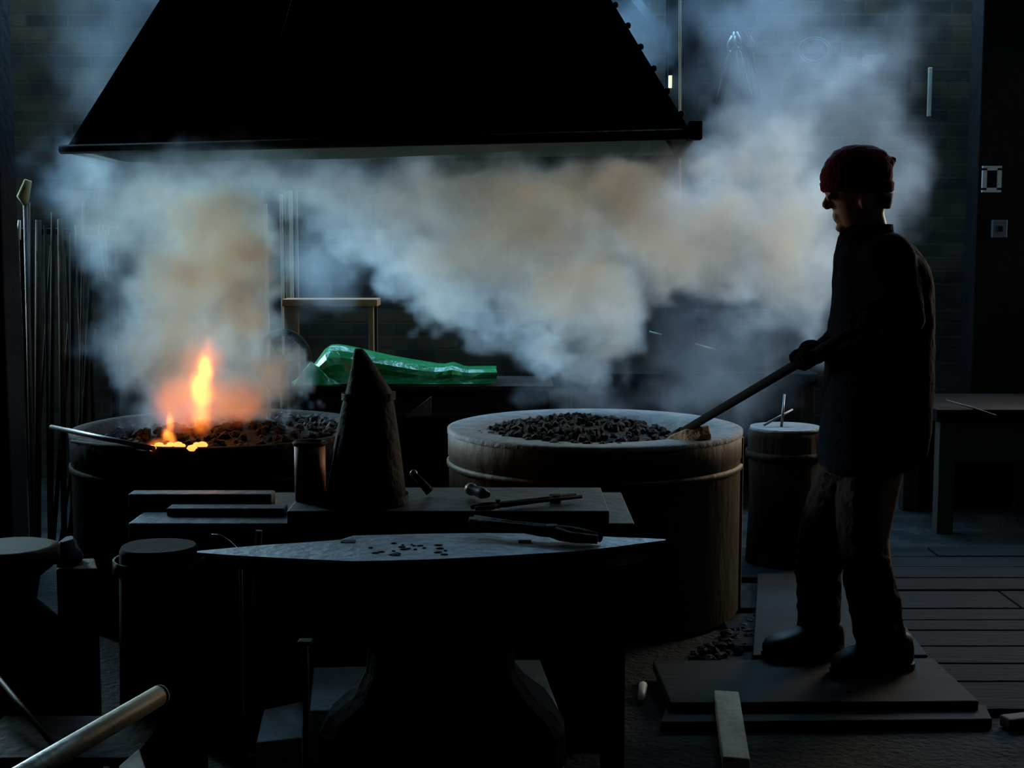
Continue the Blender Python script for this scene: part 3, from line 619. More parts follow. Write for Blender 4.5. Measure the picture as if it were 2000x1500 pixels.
M().tube([at(198, 435, 6.725), at(198, 452, 6.725)], 0.012, 8).build('handle', DARKWOOD, t)
t = empty('hand_brush', at(47, 370, 6.5), 'yellowish tuft of a broom poking above the bars at the left', 'brush')
M().tube([at(55, 352, 6.5), at(45, 385, 6.5), at(50, 400, 6.5)], [0.018, 0.03, 0.012], 10).build('bristles', mat('straw', (0.4, 0.34, 0.12), 0.9), t)
M().tube([at(50, 400, 6.5), Vector((at(60, 900, 6.3).x, 6.3, 0.01))], 0.012, 8).build('handle', DARKWOOD, t)
tag(M().tube([at(38, 430, 6.3), at(36, 468, 6.3)], [0.006, 0.012], 8).build('hook', WHITE), 'small white hanging hook near the left post', 'hook')
# poker resting on the left forge
a = at(100, 834, 5.0); b = atz(300, 876, FH + 0.03)
tag(M().tube([a, b], 0.009, 8).build('poker', STEEL), 'thin steel poker resting on the rim of the left forge', 'poker')
a = at(140, 862, 4.95); b = atz(290, 882, FH + 0.02)
tag(M().tube([a, b], 0.006, 8).build('heated_bar', IRON), 'short bar with its end in the fire, below the poker', 'bar')
# ------------------------------------------------------------------ things on the back wall, right
YW = 8.17
t = empty('tool_rail', at(1450, 105, YW), 'iron rail on the back wall carrying hanging tools', 'rail')
a, b = at(1385, 108, YW), at(1690, 100, YW)
M().box(((a.x + b.x) / 2, YW, a.z), (b.x - a.x, 0.02, 0.02)).build('bar', IRON, t, 0.002)
for px in (1400, 1540, 1680): p = at(px, 106, YW); M().box(p + Vector((0, 0.005, -0.01)), (0.02, 0.03, 0.05)).build('bracket', IRON, t)
tongs(at(1402, 232, YW - 0.06), at(1432, 70, YW - 0.05), 'long pale tongs hanging open on the back wall, left of the row', STEEL, 0.03, 0.006, 0.1, 'tongs hanging on the back wall')
tongs(at(1458, 195, YW - 0.09), at(1436, 62, YW - 0.09), 'shorter pale tongs hanging crossed with the long pair', STEEL, 0.028, 0.006, 0.1, 'tongs hanging on the back wall')
tongs(at(1470, 150, YW - 0.06), at(1448, 60, YW - 0.06), 'dark short tongs behind the pale hanging pairs', IRON, 0.025, 0.006, 0.08, 'tongs hanging on the back wall')
tongs(at(1478, 185, YW - 0.04), at(1462, 70, YW - 0.04), 'brown tongs hanging rightmost of the tongs cluster', RUST, 0.02, 0.006, 0.08, 'tongs hanging on the back wall')
t = empty('shelf', at(1370, 125, YW), 'short dark wall shelf with stored iron between stanchion and tongs', 'shelf')
a, b = at(1362, 125, YW - 0.1), at(1420, 125, YW - 0.1)
M().box(((a.x + b.x) / 2, YW - 0.08, a.z), (b.x - a.x, 0.2, 0.02)).build('plank', DARKWOOD, t); M().box(((a.x + b.x) / 2, YW - 0.03, a.z + 0.07), (b.x - a.x - 0.02, 0.05, 0.12)).build('back', DARKWOOD, t)
cc = at(1590, 100, YW - 0.03); r_ = 0.07
t = empty('cable_coil', cc, 'pale coiled cable hanging on the back wall above the cap', 'coil')
for k in range(4):
    rr = r_ + 0.008 * k
    M().tube([cc + Vector((rr * math.cos(2 * PI * j / 32), -0.012 * (k % 2), rr * 0.8 * math.sin(2 * PI * j / 32))) for j in range(33)], 0.005, 6, cap=False).build('loop', PLATE, t)
for px, y0, y1, lab in ((1817, 132, 228, 'long thin wooden handle hanging on the far right of the back wall'), (1776, 115, 180, 'dark iron strap hanging left of the thin wooden handle')):
    tag(M().box((at(px, y0, YW).x, YW, (at(px, y0, YW).z + at(px, y1, YW).z) / 2), (0.022, 0.02, at(px, y0, YW).z - at(px, y1, YW).z)).build('long_stick' if px > 1800 else 'iron_strap', PALEWOOD if px > 1800 else IRON, None, 0.003), lab, 'tool')
# pull chain with bright tip hanging by the hood corner, thin hanging rods
tag(M().tube([at(1328, -20, 5.98), at(1328, 447, 5.98)], 0.0045, 6).build('rope', mat('straw_cord', (0.75, 0.66, 0.35), 0.6)), 'thin straw-coloured cord hanging straight down in front of the stanchion', 'cord')
t = empty('strip_light', at(1307, 150, 7.0), 'small glowing greenish strip light beside the hood slope', 'lamp')
M().box(at(1309, 158, 7.212), (0.016, 0.016, 0.07)).build('glowing_tube', emit('greenish_tube', (0.75, 1.0, 0.55), 1.2), t)
M().box(at(1309, 138, 7.212) , (0.02, 0.02, 0.05)).build('holder', SOOT, t)
# framed notice and switch on the dark pier
Yn = 7.59; p = at(1936, 350, Yn)
t = empty('framed_notice', p, 'small square dark notice in a pale frame on the right pier', 'notice')
wn, hn = 0.080, 0.118
m = M()
for (dx, dz_, sx, sz) in ((-wn / 2, 0, 0.024, hn), (wn / 2, 0, 0.024, hn), (0, hn / 2, wn + 0.024, 0.024), (0, -hn / 2, wn + 0.024, 0.024)): m.box((p.x + dx, Yn - 0.006, p.z + dz_), (sx, 0.015, sz))
m.build('frame', WHITE, t); M().box((p.x, Yn - 0.002, p.z), (wn, 0.006, hn)).build('panel', SOOT, t)
p = at(1950, 447, Yn); t = empty('switch_box', p, 'plain grey switch box on the right pier below the notice', 'switch')
M().box((p.x, Yn - 0.01, p.z), (0.08, 0.035, 0.095)).build('casing', mat('grey_enamel', (0.16, 0.19, 0.2), 0.6), t, 0.004); M().box((p.x, Yn - 0.032, p.z), (0.02, 0.015, 0.03)).build('rocker', SOOT, t)
# ------------------------------------------------------------------ person
YP = 4.42
def P(px, py, dy=0.0): return at(px, py, YP + dy)
person = empty('person', Vector((P(1660, 1310).x, YP, 0.06)), 'person in maroon knit cap and dark jacket holding a long tool over the right forge', 'person')
def remesh(o, vox, smooth=2, disp=None):
    m = o.modifiers.new('remesh', 'REMESH'); m.mode = 'VOXEL'; m.voxel_size = vox; m.use_smooth_shade = True
    s = o.modifiers.new('smooth', 'CORRECTIVE_SMOOTH' if False else 'SMOOTH'); s.iterations = smooth; s.factor = 0.5
    if disp:
        tx = bpy.data.textures.new('folds', 'CLOUDS'); tx.noise_scale = disp[0]; tx.noise_depth = 2
        d = o.modifiers.new('folds', 'DISPLACE'); d.texture = tx; d.strength = disp[1]; d.texture_coords = 'GLOBAL'
    return o
def cs_ring(xa_, xb_, py, hw, dyc=0.0, n=32, pw=2.3):    # cross-section: front/back picture x, half width in depth
    a, b = P(xa_, py, dyc), P(xb_, py, dyc); c = (a + b) / 2; rx = (b.x - a.x) / 2; out = []
    for k in range(n):
        th = 2 * PI * k / n; co, si = math.cos(th), math.sin(th)
        out.append(Vector((c.x + rx * math.copysign(abs(co) ** (2 / pw), co), c.y + hw * math.copysign(abs(si) ** (2 / pw), si), c.z)))
    return out
B = M()
# head (facing -x, tipped forward)
head = [(1652, 1705, 452, 0.045), (1640, 1712, 440, 0.055), (1632, 1722, 422, 0.064), (1625, 1730, 402, 0.070), (1619, 1735, 382, 0.074), (1615, 1737, 362, 0.077), (1616, 1736, 342, 0.077), (1624, 1730, 320, 0.072), (1640, 1718, 303, 0.055), (1665, 1700, 293, 0.025)]
B.rings([cs_ring(a, b, y, hw, 0, 32, 2.1) for a, b, y, hw in head])
B.tube([P(1619, 378), P(1612, 396), P(1609, 404)], [0.007, 0.010, 0.011], 10); B.ball(P(1616, 405), (0.012, 0.015, 0.008))       # nose
B.ball(P(1617, 372), (0.014, 0.05, 0.010)); B.ball(P(1630, 421), (0.009, 0.022, 0.006)); B.ball(P(1633, 429), (0.009, 0.020, 0.006)); B.ball(P(1642, 446), (0.018, 0.02, 0.014))
for s in (-1, 1): B.ball(P(1688, 392, s * 0.080), (0.017, 0.013, 0.029)); B.ball(P(1625, 385, s * 0.032), (0.010, 0.013, 0.009))
# neck, torso core
B.tube([P(1690, 420), P(1700, 470), P(1710, 520)], [0.057, 0.062, 0.075], 20)
B.rings([cs_ring(a, b, y, hw) for a, b, y, hw in ((1660, 1780, 500, 0.17), (1650, 1795, 560, 0.17), (1655, 1795, 680, 0.15), (1650, 1795, 780, 0.15), (1640, 1790, 880, 0.16))])
def bez(a, b, c, n=9):
    return [(a * (1 - t) ** 2 + b * 2 * t * (1 - t) + c * t * t) for t in [i / (n - 1) for i in range(n)]]
def lerps(rr, n=9):
    out = []
    for i in range(n):
        u = i / (n - 1) * (len(rr) - 1); k = min(int(u), len(rr) - 2); out.append(rr[k] + (rr[k + 1] - rr[k]) * (u - k))
    return out
def hand(B, grip, axis, palm_dir, s, k_=0.8):     # fingers curl round the shaft at grip
    ax = axis.normalized(); pd = palm_dir.normalized(); pd = (pd - ax * pd.dot(ax)).normalized(); sd = ax.cross(pd)
    pc_ = grip + pd * 0.040
    B.ball(pc_, (0.020 * k_, 0.020 * k_, 0.020 * k_)); 
    R = Matrix((ax, sd, pd)).transposed()
    B.ball(grip + pd * 0.030, (0.042 * k_, 0.034 * k_, 0.015 * k_), 14, 9, R)
    for k, (ln, r) in enumerate(((0.95, 0.0095), (1.05, 0.010), (1.0, 0.0095), (0.85, 0.0085))):
        o_ = ax * (0.032 - k * 0.0215); rad = 0.0245 * ln; pts = []
        for q in range(6):
            th = math.radians(20 + q * 50 * ln); pts.append(grip + o_ + (pd * math.cos(th) + sd * math.sin(th)) * (rad if q > 0 else 0.030))
        B.tube(pts, [x * k_ for x in (r * 1.1, r * 1.05, r, r, r * 0.92, r * 0.75)], 8)
    pts = [grip + ax * 0.035 + pd * 0.03 - sd * 0.012, grip + ax * 0.052 + pd * 0.018 - sd * 0.026, grip + ax * 0.050 - sd * 0.028, grip + ax * 0.044 - pd * 0.018 - sd * 0.020]
    B.tube(pts, [0.013 * k_, 0.012 * k_, 0.0105 * k_, 0.008 * k_], 8)
tip = atz(1318, 852, FH + 0.06); tip = at(1318, 852, 5.02)
g1 = P(1578, 698, -0.02)
axis = (tip - g1).normalized()
g2 = g1 - axis * 0.30
endp = g1 - axis * 0.44
hands = [(g1, Vector((0.6, 0.3, 0.6))), (g2, Vector((0.5, -0.3, 0.6)))]
hand(B, g1, axis, Vector((0.55, 0.2, 0.5)), 1); hand(B, g2, axis, Vector((0.45, 0.1, 0.7)), -1)
w1 = g1 + Vector((0.075, 0.03, 0.035)); w2 = g2 + Vector((0.07, 0.0, 0.075))
B.tube([w1, g1 + Vector((0.028, 0.012, 0.024))], [0.028, 0.024], 12); B.tube([w2, g2 + Vector((0.02, 0.0, 0.034))], [0.028, 0.024], 12)
e1 = P(1740, 665, 0.20); s1 = P(1730, 500, 0.17); e2 = P(1775, 690, -0.22); s2 = P(1735, 505, -0.17)
B.tube(bez(s1, e1 + (e1 - s1) * 0.25, w1), lerps([0.05, 0.046, 0.040, 0.036, 0.03]), 14); B.tube(bez(s2, e2 + (e2 - s2) * 0.15, w2), lerps([0.05, 0.046, 0.040, 0.036, 0.03]), 14)
# legs: near (left) leg forward, far leg back
legA = [P(1665, 880, 0.09), P(1618, 1030, 0.09), P(1603, 1130, 0.07), P(1600, 1275, 0.05)]
legB = [P(1720, 880, -0.08), P(1700, 1050, -0.08), P(1715, 1180, -0.09), P(1728, 1275, -0.09)]
for lg in (legA, legB): B.tube(lg, [0.085, 0.058, 0.055, 0.042], 16)
GZ = 0.06
def foot_pts(heel, toe): return heel, toe
body = B.build('body', SKIN, person); remesh(body, 0.007, 2)
# eyes
for s in (-1, 1): M().ball(P(1620, 386, s * 0.031), 0.010).build('eye', WHITE, person)
# jacket
J = M()
J.rings([cs_ring(*p) for p in ((1640, 1752, 455, 0.085), (1640, 1772, 475, 0.14), (1636, 1792, 498, 0.195), (1634, 1806, 525, 0.215), (1631, 1815, 560, 0.215), (1626, 1819, 620, 0.205), (1620, 1821, 680, 0.195), (1616, 1820, 740, 0.19), (1608, 1815, 800, 0.195), (1602, 1808, 850, 0.20), (1600, 1802, 885, 0.20), (1602, 1775, 905, 0.195), (1606, 1745, 918, 0.18))])
J.tube(bez(s1, e1 + (e1 - s1) * 0.25, w1), lerps([0.080, 0.078, 0.072, 0.062, 0.050]), 18)
J.tube(bez(s2, e2 + (e2 - s2) * 0.15, w2), lerps([0.080, 0.078, 0.070, 0.060, 0.048]), 18)
J.ball(s1, 0.083, 16, 11); J.ball(s2, 0.083, 16, 11)
jk = J.build('jacket', JACKET, person); remesh(jk, 0.010, 10, (0.12, 0.02))
m = M(); m.rings([cs_ring(*p) for p in ((1645, 1748, 472, 0.082), (1641, 1744, 455, 0.080), (1650, 1742, 438, 0.074), (1656, 1736, 440, 0.066), (1652, 1738, 468, 0.066))], cap=False)
m.build('collar', JACKET, jk)
for g_, pd_, w_ in ((g1, Vector((0.55, 0.2, 0.5)), w1), (g2, Vector((0.45, 0.1, 0.7)), w2)):
    G = M(); hand(G, g_, axis, pd_, 1, 1.35); G.tube([w_, w_.lerp(g_, 0.6)], [0.040, 0.032], 12); G.ball(g_ + (w_ - g_) * 0.35, (0.040, 0.036, 0.036), 12, 8)
    gl = G.build('glove', GLOVE, person); remesh(gl, 0.005, 2)
# trousers
T = M()
T.rings([cs_ring(*p) for p in ((1608, 1795, 860, 0.17), (1606, 1765, 900, 0.17), (1608, 1745, 925, 0.16))])
T.rings([cs_ring(a, b, y, hw, dy) for a, b, y, hw, dy in ((1606, 1715, 890, 0.10, 0.085), (1592, 1698, 940, 0.098, 0.085), (1568, 1672, 1000, 0.088, 0.085), (1558, 1652, 1060, 0.078, 0.08), (1556, 1642, 1120, 0.07, 0.07), (1558, 1641, 1180, 0.064, 0.06), (1557, 1644, 1240, 0.062, 0.05), (1548, 1648, 1282, 0.065, 0.05), (1546, 1646, 1292, 0.06, 0.05))])
T.rings([cs_ring(a, b, y, hw, dy) for a, b, y, hw, dy in ((1650, 1775, 890, 0.11, -0.08), (1640, 1722, 940, 0.098, -0.08), (1636, 1712, 1000, 0.09, -0.08), (1638, 1722, 1050, 0.084, -0.085), (1646, 1742, 1110, 0.075, -0.09), (1655, 1755, 1170, 0.07, -0.09), (1668, 1767, 1230, 0.066, -0.09), (1672, 1776, 1280, 0.068, -0.09), (1674, 1774, 1296, 0.062, -0.09))])
tr_o = T.build('trousers', TROUSER, person); remesh(tr_o, 0.009, 2, (0.05, 0.022))
# boots
def boot(heel, toe, dy, dyt):
    h, t_ = P(heel, 1300, dy), P(toe, 1305, dyt); h.z = t_.z = GZ; d = (t_ - h); L_ = d.length; d.normalize(); s = d.cross(Vector((0, 0, 1)))
    m = M(); rs = []
    for (u, hw, hh) in ((0.0, 0.025, 0.07), (0.05, 0.040, 0.10), (0.25, 0.043, 0.125), (0.42, 0.042, 0.105), (0.6, 0.048, 0.075), (0.8, 0.05, 0.062), (0.94, 0.038, 0.05), (1.0, 0.018, 0.035)):
        c = h + d * (L_ * u)
        rs.append([c + s * hw * math.copysign(abs(math.cos(2 * PI * k / 20)) ** 0.7, math.cos(2 * PI * k / 20)) + Vector((0, 0, 0.012 + hh / 2 + hh / 2 * math.copysign(abs(math.sin(2 * PI * k / 20)) ** 0.8, math.sin(2 * PI * k / 20)))) for k in range(20)])
    m.rings(rs); b = m.build('boot', BOOT, person)
    c = h + d * 0.085 ; 
    M().rings([[c + Vector((0.036 * math.cos(2 * PI * k / 20) , 0.036 * math.sin(2 * PI * k / 20), z)) for k in range(20)] for z in (0.07, 0.15)]).build('boot_shaft', BOOT, b)
    so = M(); rs = []
    for (u, hw) in ((-0.01, 0.028), (0.05, 0.043), (0.4, 0.042), (0.75, 0.053), (0.95, 0.042), (1.01, 0.02)):
        c = h + d * (L_ * u); rs.append([c + s * hw + Vector((0, 0, 0.018)), c - s * hw + Vector((0, 0, 0.018)), c - s * hw, c + s * hw])
    so.rings(rs, smooth=False); so.build('sole', BOOT, b)
boot(1642, 1492, 0.06, 0.0); boot(1776, 1628, -0.09, -0.18)
# cap with knotted back
Cp = M()
Cp.rings([cs_ring(*p) for p in ((1612, 1738, 372, 0.083, 0, 32, 2.1), (1604, 1740, 360, 0.087, 0, 32, 2.1), (1603, 1742, 345, 0.090, 0, 32, 2.1), (1606, 1741, 330, 0.090, 0, 32, 2.1), (1616, 1738, 312, 0.086, 0, 32, 2.1), (1628, 1728, 297, 0.074, 0, 32, 2.1), (1645, 1708, 287, 0.05, 0, 32, 2.1), (1662, 1690, 283, 0.015, 0, 32, 2.1))])
Cp.ball(P(1728, 318), (0.035, 0.035, 0.022)); Cp.ball(P(1742, 311), (0.018, 0.014, 0.010)); Cp.ball(P(1722, 372), (0.024, 0.05, 0.022)); Cp.ball(P(1730, 385), (0.010, 0.03, 0.014))
cap = Cp.build('cap', REDCAP, person); remesh(cap, 0.007, 2, (0.03, 0.008))
m = M(); m.rings([cs_ring(*p) for p in ((1609, 1741, 376, 0.086, 0, 32, 2.1), (1604, 1744, 372, 0.091, 0, 32, 2.1), (1602, 1745, 358, 0.093, 0, 32, 2.1), (1608, 1741, 352, 0.088, 0, 32, 2.1))], cap=False); m.build('brim_fold', REDCAP, cap)
m = M(); m.rings([cs_ring(*p) for p in ((1700, 1736, 408, 0.060, 0, 24, 2.1), (1690, 1740, 395, 0.074, 0, 24, 2.1), (1688, 1742, 378, 0.079, 0, 24, 2.1))]); m.build('hair', HAIR, person)
# the long tool
t = empty('long_rake', g1, 'long dark-shafted tool with brown wooden head resting in the coals', 'rake')
M().tube([endp, g1, tip], [0.016, 0.016, 0.0145], 14).build('shaft', SHAFT, t)
s = axis.cross(Vector((0, 0, 1))).normalized(); up_ = s.cross(axis)
h0 = tip - axis * 0.13
m = M(); rs = []
for (u, hw, th) in ((0.0, 0.02, 0.020), (0.05, 0.05, 0.034), (0.13, 0.065, 0.042), (0.20, 0.06, 0.030), (0.23, 0.05, 0.012)):
    c = h0 + axis * u - up_ * (0.012 + th * 0.5) + Vector((0.035, 0, 0))
    rs.append([c + s * hw + up_ * th, c - s * hw + up_ * th, c - s * hw - up_ * th, c + s * hw - up_ * th])
m.rings(rs, smooth=False).build('wooden_head', BRISTLE, t, 0.006)
M().tube([tip - axis * 0.05, tip + axis * 0.02], 0.019, 12).build('ferrule', IRON, t)

# ------------------------------------------------------------------ smoke (volume grids) and fire
def gn_volume(name, blobs, lo, hi, res, material, warp=((2.0, 0.24), (5.5, 0.15), (14.0, 0.07)), dens_noise=(4.2, 0.35, 0.85), edge=0.45, stretch=(1, 1, 1), cuts=None):
    ng = bpy.data.node_groups.new(name, 'GeometryNodeTree')
    ng.interface.new_socket('Geometry', in_out='OUTPUT', socket_type='NodeSocketGeometry')
    ng.interface.new_socket('Geometry', in_out='INPUT', socket_type='NodeSocketGeometry')
    N = ng.nodes; L = ng.links
    def math_(op, a, b=None, clamp=False):
        n = N.new('ShaderNodeMath'); n.operation = op; n.use_clamp = clamp
        for i, x in enumerate((a, b)):
            if x is None: continue
            if isinstance(x, (int, float)): n.inputs[i].default_value = x
            else: L.new(x, n.inputs[i])
        return n.outputs[0]
    def vm(op, a, b=None):
        n = N.new('ShaderNodeVectorMath'); n.operation = op
        for i, x in enumerate((a, b)):
            if x is None: continue
            if isinstance(x, (tuple, list, Vector)): n.inputs[i].default_value = tuple(x)
            else: L.new(x, n.inputs[i])
        return n.outputs['Value'] if op == 'LENGTH' else n.outputs['Vector']
    pos = N.new('GeometryNodeInputPosition').outputs[0]
    p = pos; sp = vm('MULTIPLY', pos, stretch)
    for k, (sc, amp) in enumerate(warp):
        nt_ = N.new('ShaderNodeTexNoise'); nt_.inputs['Scale'].default_value = sc; nt_.inputs['Detail'].default_value = 3
        L.new(vm('ADD', sp, (3.1 * k, 1.7, 0.4)), nt_.inputs['Vector'])
        d = vm('SUBTRACT', nt_.outputs['Color'], (0.5, 0.5, 0.5)); d = vm('MULTIPLY', d, (amp * 2, amp * 2, amp * 2)); p = vm('ADD', p, d)
    tot = None
    for (c, r, k, ed) in blobs:
        q_ = vm('MULTIPLY', vm('SUBTRACT', p, c), (1 / r[0], 1 / r[1], 1 / r[2]))
        ln = vm('LENGTH', q_)
        mr = N.new('ShaderNodeMapRange'); mr.interpolation_type = 'SMOOTHSTEP'
        L.new(ln, mr.inputs[0]); mr.inputs[1].default_value = 1.0; mr.inputs[2].default_value = ed; mr.inputs[3].default_value = 0; mr.inputs[4].default_value = k
        tot = mr.outputs[0] if tot is None else math_('MAXIMUM', tot, mr.outputs[0])
    nt_ = N.new('ShaderNodeTexNoise'); nt_.inputs['Scale'].default_value = dens_noise[0]; nt_.inputs['Detail'].default_value = 5; nt_.inputs['Roughness'].default_value = 0.6
    L.new(p, nt_.inputs['Vector'])
    mr = N.new('ShaderNodeMapRange'); L.new(nt_.outputs[0], mr.inputs[0]); mr.inputs[1].default_value = 0.36; mr.inputs[2].default_value = 0.64; mr.inputs[3].default_value = dens_noise[1]; mr.inputs[4].default_value = 1.0 + (1 - dens_noise[1]) * dens_noise[2]
    dens = math_('MULTIPLY', tot, mr.outputs[0])
    vc = N.new('GeometryNodeVolumeCube'); L.new(dens, vc.inputs['Density'])
    vc.inputs['Min'].default_value = lo; vc.inputs['Max'].default_value = hi
    vc.inputs['Resolution X'].default_value, vc.inputs['Resolution Y'].default_value, vc.inputs['Resolution Z'].default_value = res
    smn = N.new('GeometryNodeSetMaterial'); smn.inputs['Material'].default_value = material; L.new(vc.outputs[0], smn.inputs[0])
    out = N.new('NodeGroupOutput'); L.new(smn.outputs[0], out.inputs[0])
    v = bpy.data.volumes.new(name); v.materials.append(material)
    o = bpy.data.objects.new(name, v); COL.objects.link(o)
    md = o.modifiers.new('smoke', 'NODES'); md.node_group = ng
    return o
def vol_mat(name, col, dens, aniso=0.3):
    m = bpy.data.materials.new(name); m.use_nodes = True; N = m.node_tree.nodes; L = m.node_tree.links
    N.remove(N['Principled BSDF'])
    a = N.new('ShaderNodeAttribute'); a.attribute_name = 'density'
    k = N.new('ShaderNodeMath'); k.operation = 'MULTIPLY'; k.inputs[1].default_value = dens; L.new(a.outputs['Fac'], k.inputs[0])
    k2 = N.new('ShaderNodeMath'); k2.operation = 'MULTIPLY'; k2.inputs[1].default_value = dens * 0.06; L.new(a.outputs['Fac'], k2.inputs[0])
    sc = N.new('ShaderNodeVolumeScatter'); sc.inputs['Color'].default_value = (*col, 1); sc.inputs['Anisotropy'].default_value = aniso; L.new(k.outputs[0], sc.inputs['Density'])
    ab = N.new('ShaderNodeVolumeAbsorption'); ab.inputs['Color'].default_value = (0.6, 0.5, 0.4, 1); L.new(k2.outputs[0], ab.inputs['Density'])
    ad = N.new('ShaderNodeAddShader'); L.new(sc.outputs[0], ad.inputs[0]); L.new(ab.outputs[0], ad.inputs[1])
    L.new(ad.outputs[0], N['Material Output'].inputs['Volume'])
    return m
def bl(px, py, Y, rx, rz, k, ry=0.4, ed=0.4):
    c = at(px, py, Y); return (c, (rx * Y / F_PX, ry, rz * Y / F_PX), k, ed)
SM = vol_mat('wood_smoke', (0.60, 0.80, 1.0), 5.5, 0.3)
smoke = [
 bl(400, 830, 5.24, 95, 60, 1.3, 0.15, .7), bl(390, 750, 5.27, 150, 90, 1.3, .2, .7), bl(372, 660, 5.3, 165, 110, 1.1, .3, .7), bl(370, 560, 5.3, 175, 110, 1.1, .35, .65),
 bl(395, 470, 5.35, 175, 110, 1.1, .35, .6), bl(330, 385, 5.45, 230, 95, .6, .4), bl(450, 345, 5.5, 240, 60, .45, .4), bl(500, 735, 5.2, 55, 65, 1.6, .14, .7), bl(480, 800, 5.2, 40, 60, 1.5, .1, .7), bl(462, 600, 5.25, 75, 90, 1.5, .18, .6), bl(450, 500, 5.25, 75, 80, 1.4, .18, .5), bl(290, 700, 5.28, 70, 70, 1.2, .15, .7), bl(310, 800, 5.25, 50, 55, 1.1, .12, .7),
 bl(240, 640, 5.3, 80, 90, .45, .25), bl(165, 350, 5.6, 120, 75, .3, .3), bl(210, 440, 5.5, 90, 80, .35, .25), bl(265, 740, 5.25, 45, 60, .5, .15),
 bl(650, 370, 5.7, 200, 85, .35), bl(850, 400, 5.6, 200, 110, .55), bl(1050, 420, 5.5, 240, 140, .8), bl(1270, 425, 5.4, 250, 145, .9), bl(1460, 430, 5.3, 230, 115, .85, .35), bl(1560, 505, 5.35, 130, 130, .85, .3),
 bl(950, 500, 5.5, 180, 100, .75), bl(1120, 570, 5.5, 170, 105, .85), bl(1190, 645, 5.5, 100, 85, .7, .3), bl(1330, 495, 5.4, 200, 80, .85),
 bl(655, 430, 5.8, 85, 65, .38, .2, .5), bl(720, 485, 5.8, 90, 62, .5, .2, .6), bl(800, 540, 5.8, 90, 55, .65, .2, .65), bl(890, 590, 5.75, 90, 50, .65, .2, .65), bl(985, 632, 5.7, 90, 48, .65, .2, .65), bl(1065, 676, 5.65, 85, 45, .65, .2, .65), bl(1150, 712, 5.6, 90, 38, .5, .2, .6),
 bl(1375, 315, 4.98, 75, 50, 1.0, .2, .5), bl(1290, 335, 5.1, 120, 55, .8, .25, .5), bl(1140, 345, 5.2, 160, 60, .6, .3), bl(950, 350, 5.35, 160, 50, .45, .3), bl(1450, 240, 5.0, 80, 70, .5, .3),
 bl(1430, 670, 5.5, 190, 130, .08, .35), bl(1390, 760, 5.5, 200, 55, .08, .3), bl(1585, 600, 5.4, 50, 110, .4, .2), bl(630, 520, 5.8, 120, 85, .14, .3), bl(1440, 590, 5.5, 50, 40, .2, .15), bl(1500, 690, 5.5, 40, 60, .2, .15), bl(1120, 765, 5.6, 130, 35, .12, .25),
 bl(1425, 300, 5.1, 75, 50, 1.4, .3), bl(1510, 300, 5.2, 130, 90, .5, .35), bl(1600, 260, 5.3, 180, 150, .13, .4), bl(1710, 310, 5.3, 130, 160, .13, .35), bl(1650, 150, 5.3, 70, 60, .2, .2), bl(1760, 260, 5.3, 50, 80, .2, .2), bl(1540, 385, 5.3, 150, 105, .65, .35), bl(1740, 410, 5.3, 90, 110, .18, .3),
 bl(1500, 150, 5.6, 190, 120, .13, .4), bl(1650, 110, 5.7, 190, 110, .09, .4), bl(1480, 20, 5.8, 220, 90, .09, .4),
 bl(215, 60, 6.7, 110, 170, .02, .4), bl(280, -10, 6.7, 90, 100, .028, .4), bl(215, 200, 6.6, 80, 120, .028, .3),
 bl(1235, 60, 6.6, 85, 130, .11, .3),
]
so = gn_volume('smoke', smoke, (-2.4, 4.5, 0.6), (2.2, 7.2, 2.95), (310, 140, 170), SM)
tag(so, 'blue-grey smoke billowing from the fire under the hood and curling up past its right corner', 'smoke', None, 'stuff')
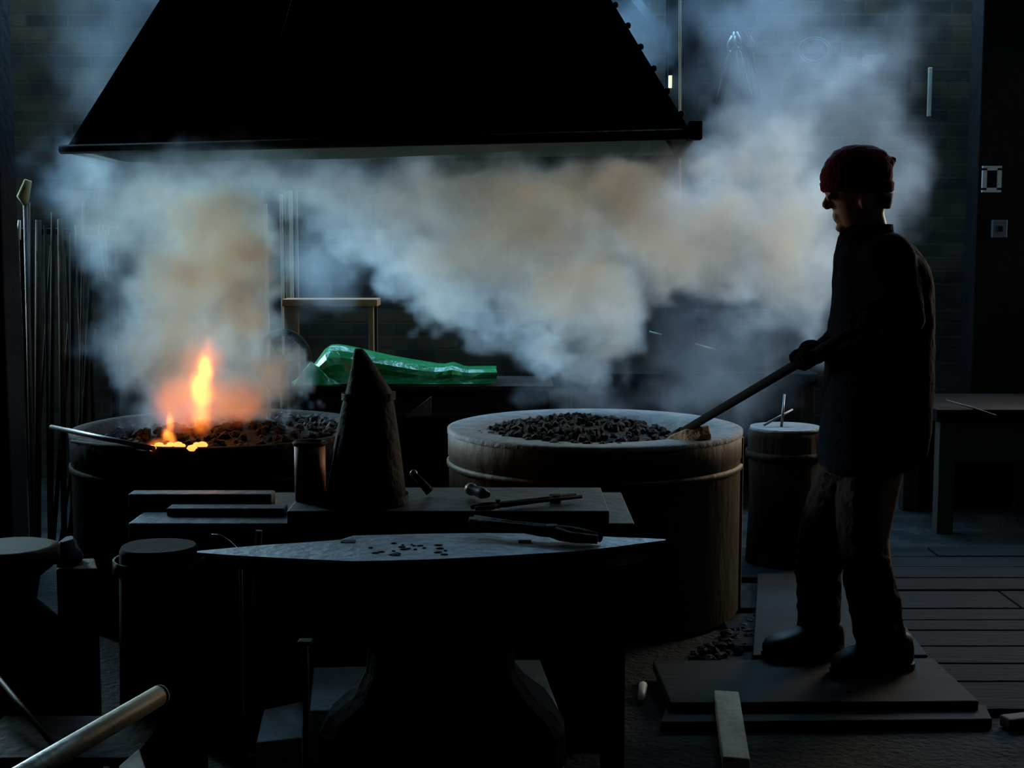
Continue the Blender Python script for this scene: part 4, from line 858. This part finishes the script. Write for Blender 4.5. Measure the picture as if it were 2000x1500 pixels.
# fire
fm = bpy.data.materials.new('flame'); fm.use_nodes = True; N = fm.node_tree.nodes; L = fm.node_tree.links; N.remove(N['Principled BSDF'])
att = N.new('ShaderNodeAttribute'); att.attribute_name = 'density'
rp = N.new('ShaderNodeValToRGB'); e = rp.color_ramp.elements; e[0].position = 0; e[0].color = (1.0, 0.10, 0.02, 1); e[1].position = 1.0; e[1].color = (1.0, 0.55, 0.07, 1)
mid = e.new(0.45); mid.color = (1.0, 0.22, 0.03, 1)
mu = N.new('ShaderNodeMath'); mu.operation = 'POWER'; mu.inputs[1].default_value = 1.5
m2 = N.new('ShaderNodeMath'); m2.operation = 'MULTIPLY'; m2.inputs[1].default_value = 32.0
em = N.new('ShaderNodeEmission')
L.new(att.outputs['Fac'], rp.inputs[0]); L.new(att.outputs['Fac'], mu.inputs[0]); L.new(mu.outputs[0], m2.inputs[0]); L.new(rp.outputs[0], em.inputs[0]); L.new(m2.outputs[0], em.inputs[1]); L.new(em.outputs[0], N['Material Output'].inputs['Volume'])
YF = 5.02
flames = [bl(392, 808, YF, 30, 50, .85, .06), bl(396, 765, YF, 31, 60, .95, .07), bl(403, 722, YF, 22, 55, .85, .05), bl(410, 688, YF, 11, 40, .6, .03), bl(375, 770, YF + .02, 22, 36, .5, .05),
          bl(329, 857, YF - .05, 18, 30, .9, .05), bl(333, 826, YF - .05, 10, 34, .7, .03), bl(365, 790, YF + .05, 90, 80, .27, .13), bl(440, 785, YF + .08, 90, 65, .27, .1), bl(400, 720, YF + .08, 60, 90, .25, .1), bl(315, 868, YF - .08, 40, 14, .6, .05)]  # wide faint blobs paint an emitted orange haze around the flames
lo, hi = at(250, 890, YF), at(520, 630, YF)
fo = gn_volume('fire', flames, (lo.x, YF - 0.25, lo.z), (hi.x, YF + 0.3, hi.z), (110, 50, 110), fm, ((5, 0.03), (14, 0.012)), (9, .5, .6), 0.15, (1, 1, 0.4))
tag(fo, 'orange and yellow flames with added glow haze, rising from the coals of the left forge', 'fire', None, 'stuff')
l = bpy.data.lights.new('fire_glow', 'POINT'); l.energy = 1.5; l.color = (1.0, 0.30, 0.08); l.shadow_soft_size = 0.06
o = bpy.data.objects.new('fire_glow', l); COL.objects.link(o); o.location = at(395, 780, YF)
EMB = emit('glowing_ember', (1.0, 0.25, 0.05), 3.0)
random.seed(21)
for k in range(9):
    p = atz(295 + k * 12 + random.random() * 8, 868 + random.random() * 10, FH + 0.005); s_ = 0.008 + random.random() * 0.008
    m = M().ball(p, (s_ * 1.3, s_, s_ * 0.8), 7, 5); m.sm = [False] * len(m.sm)
    tag(m.build('ember', EMB), 'glowing orange ember at the foot of the small flame in the left forge', 'ember', 'embers in the left forge')
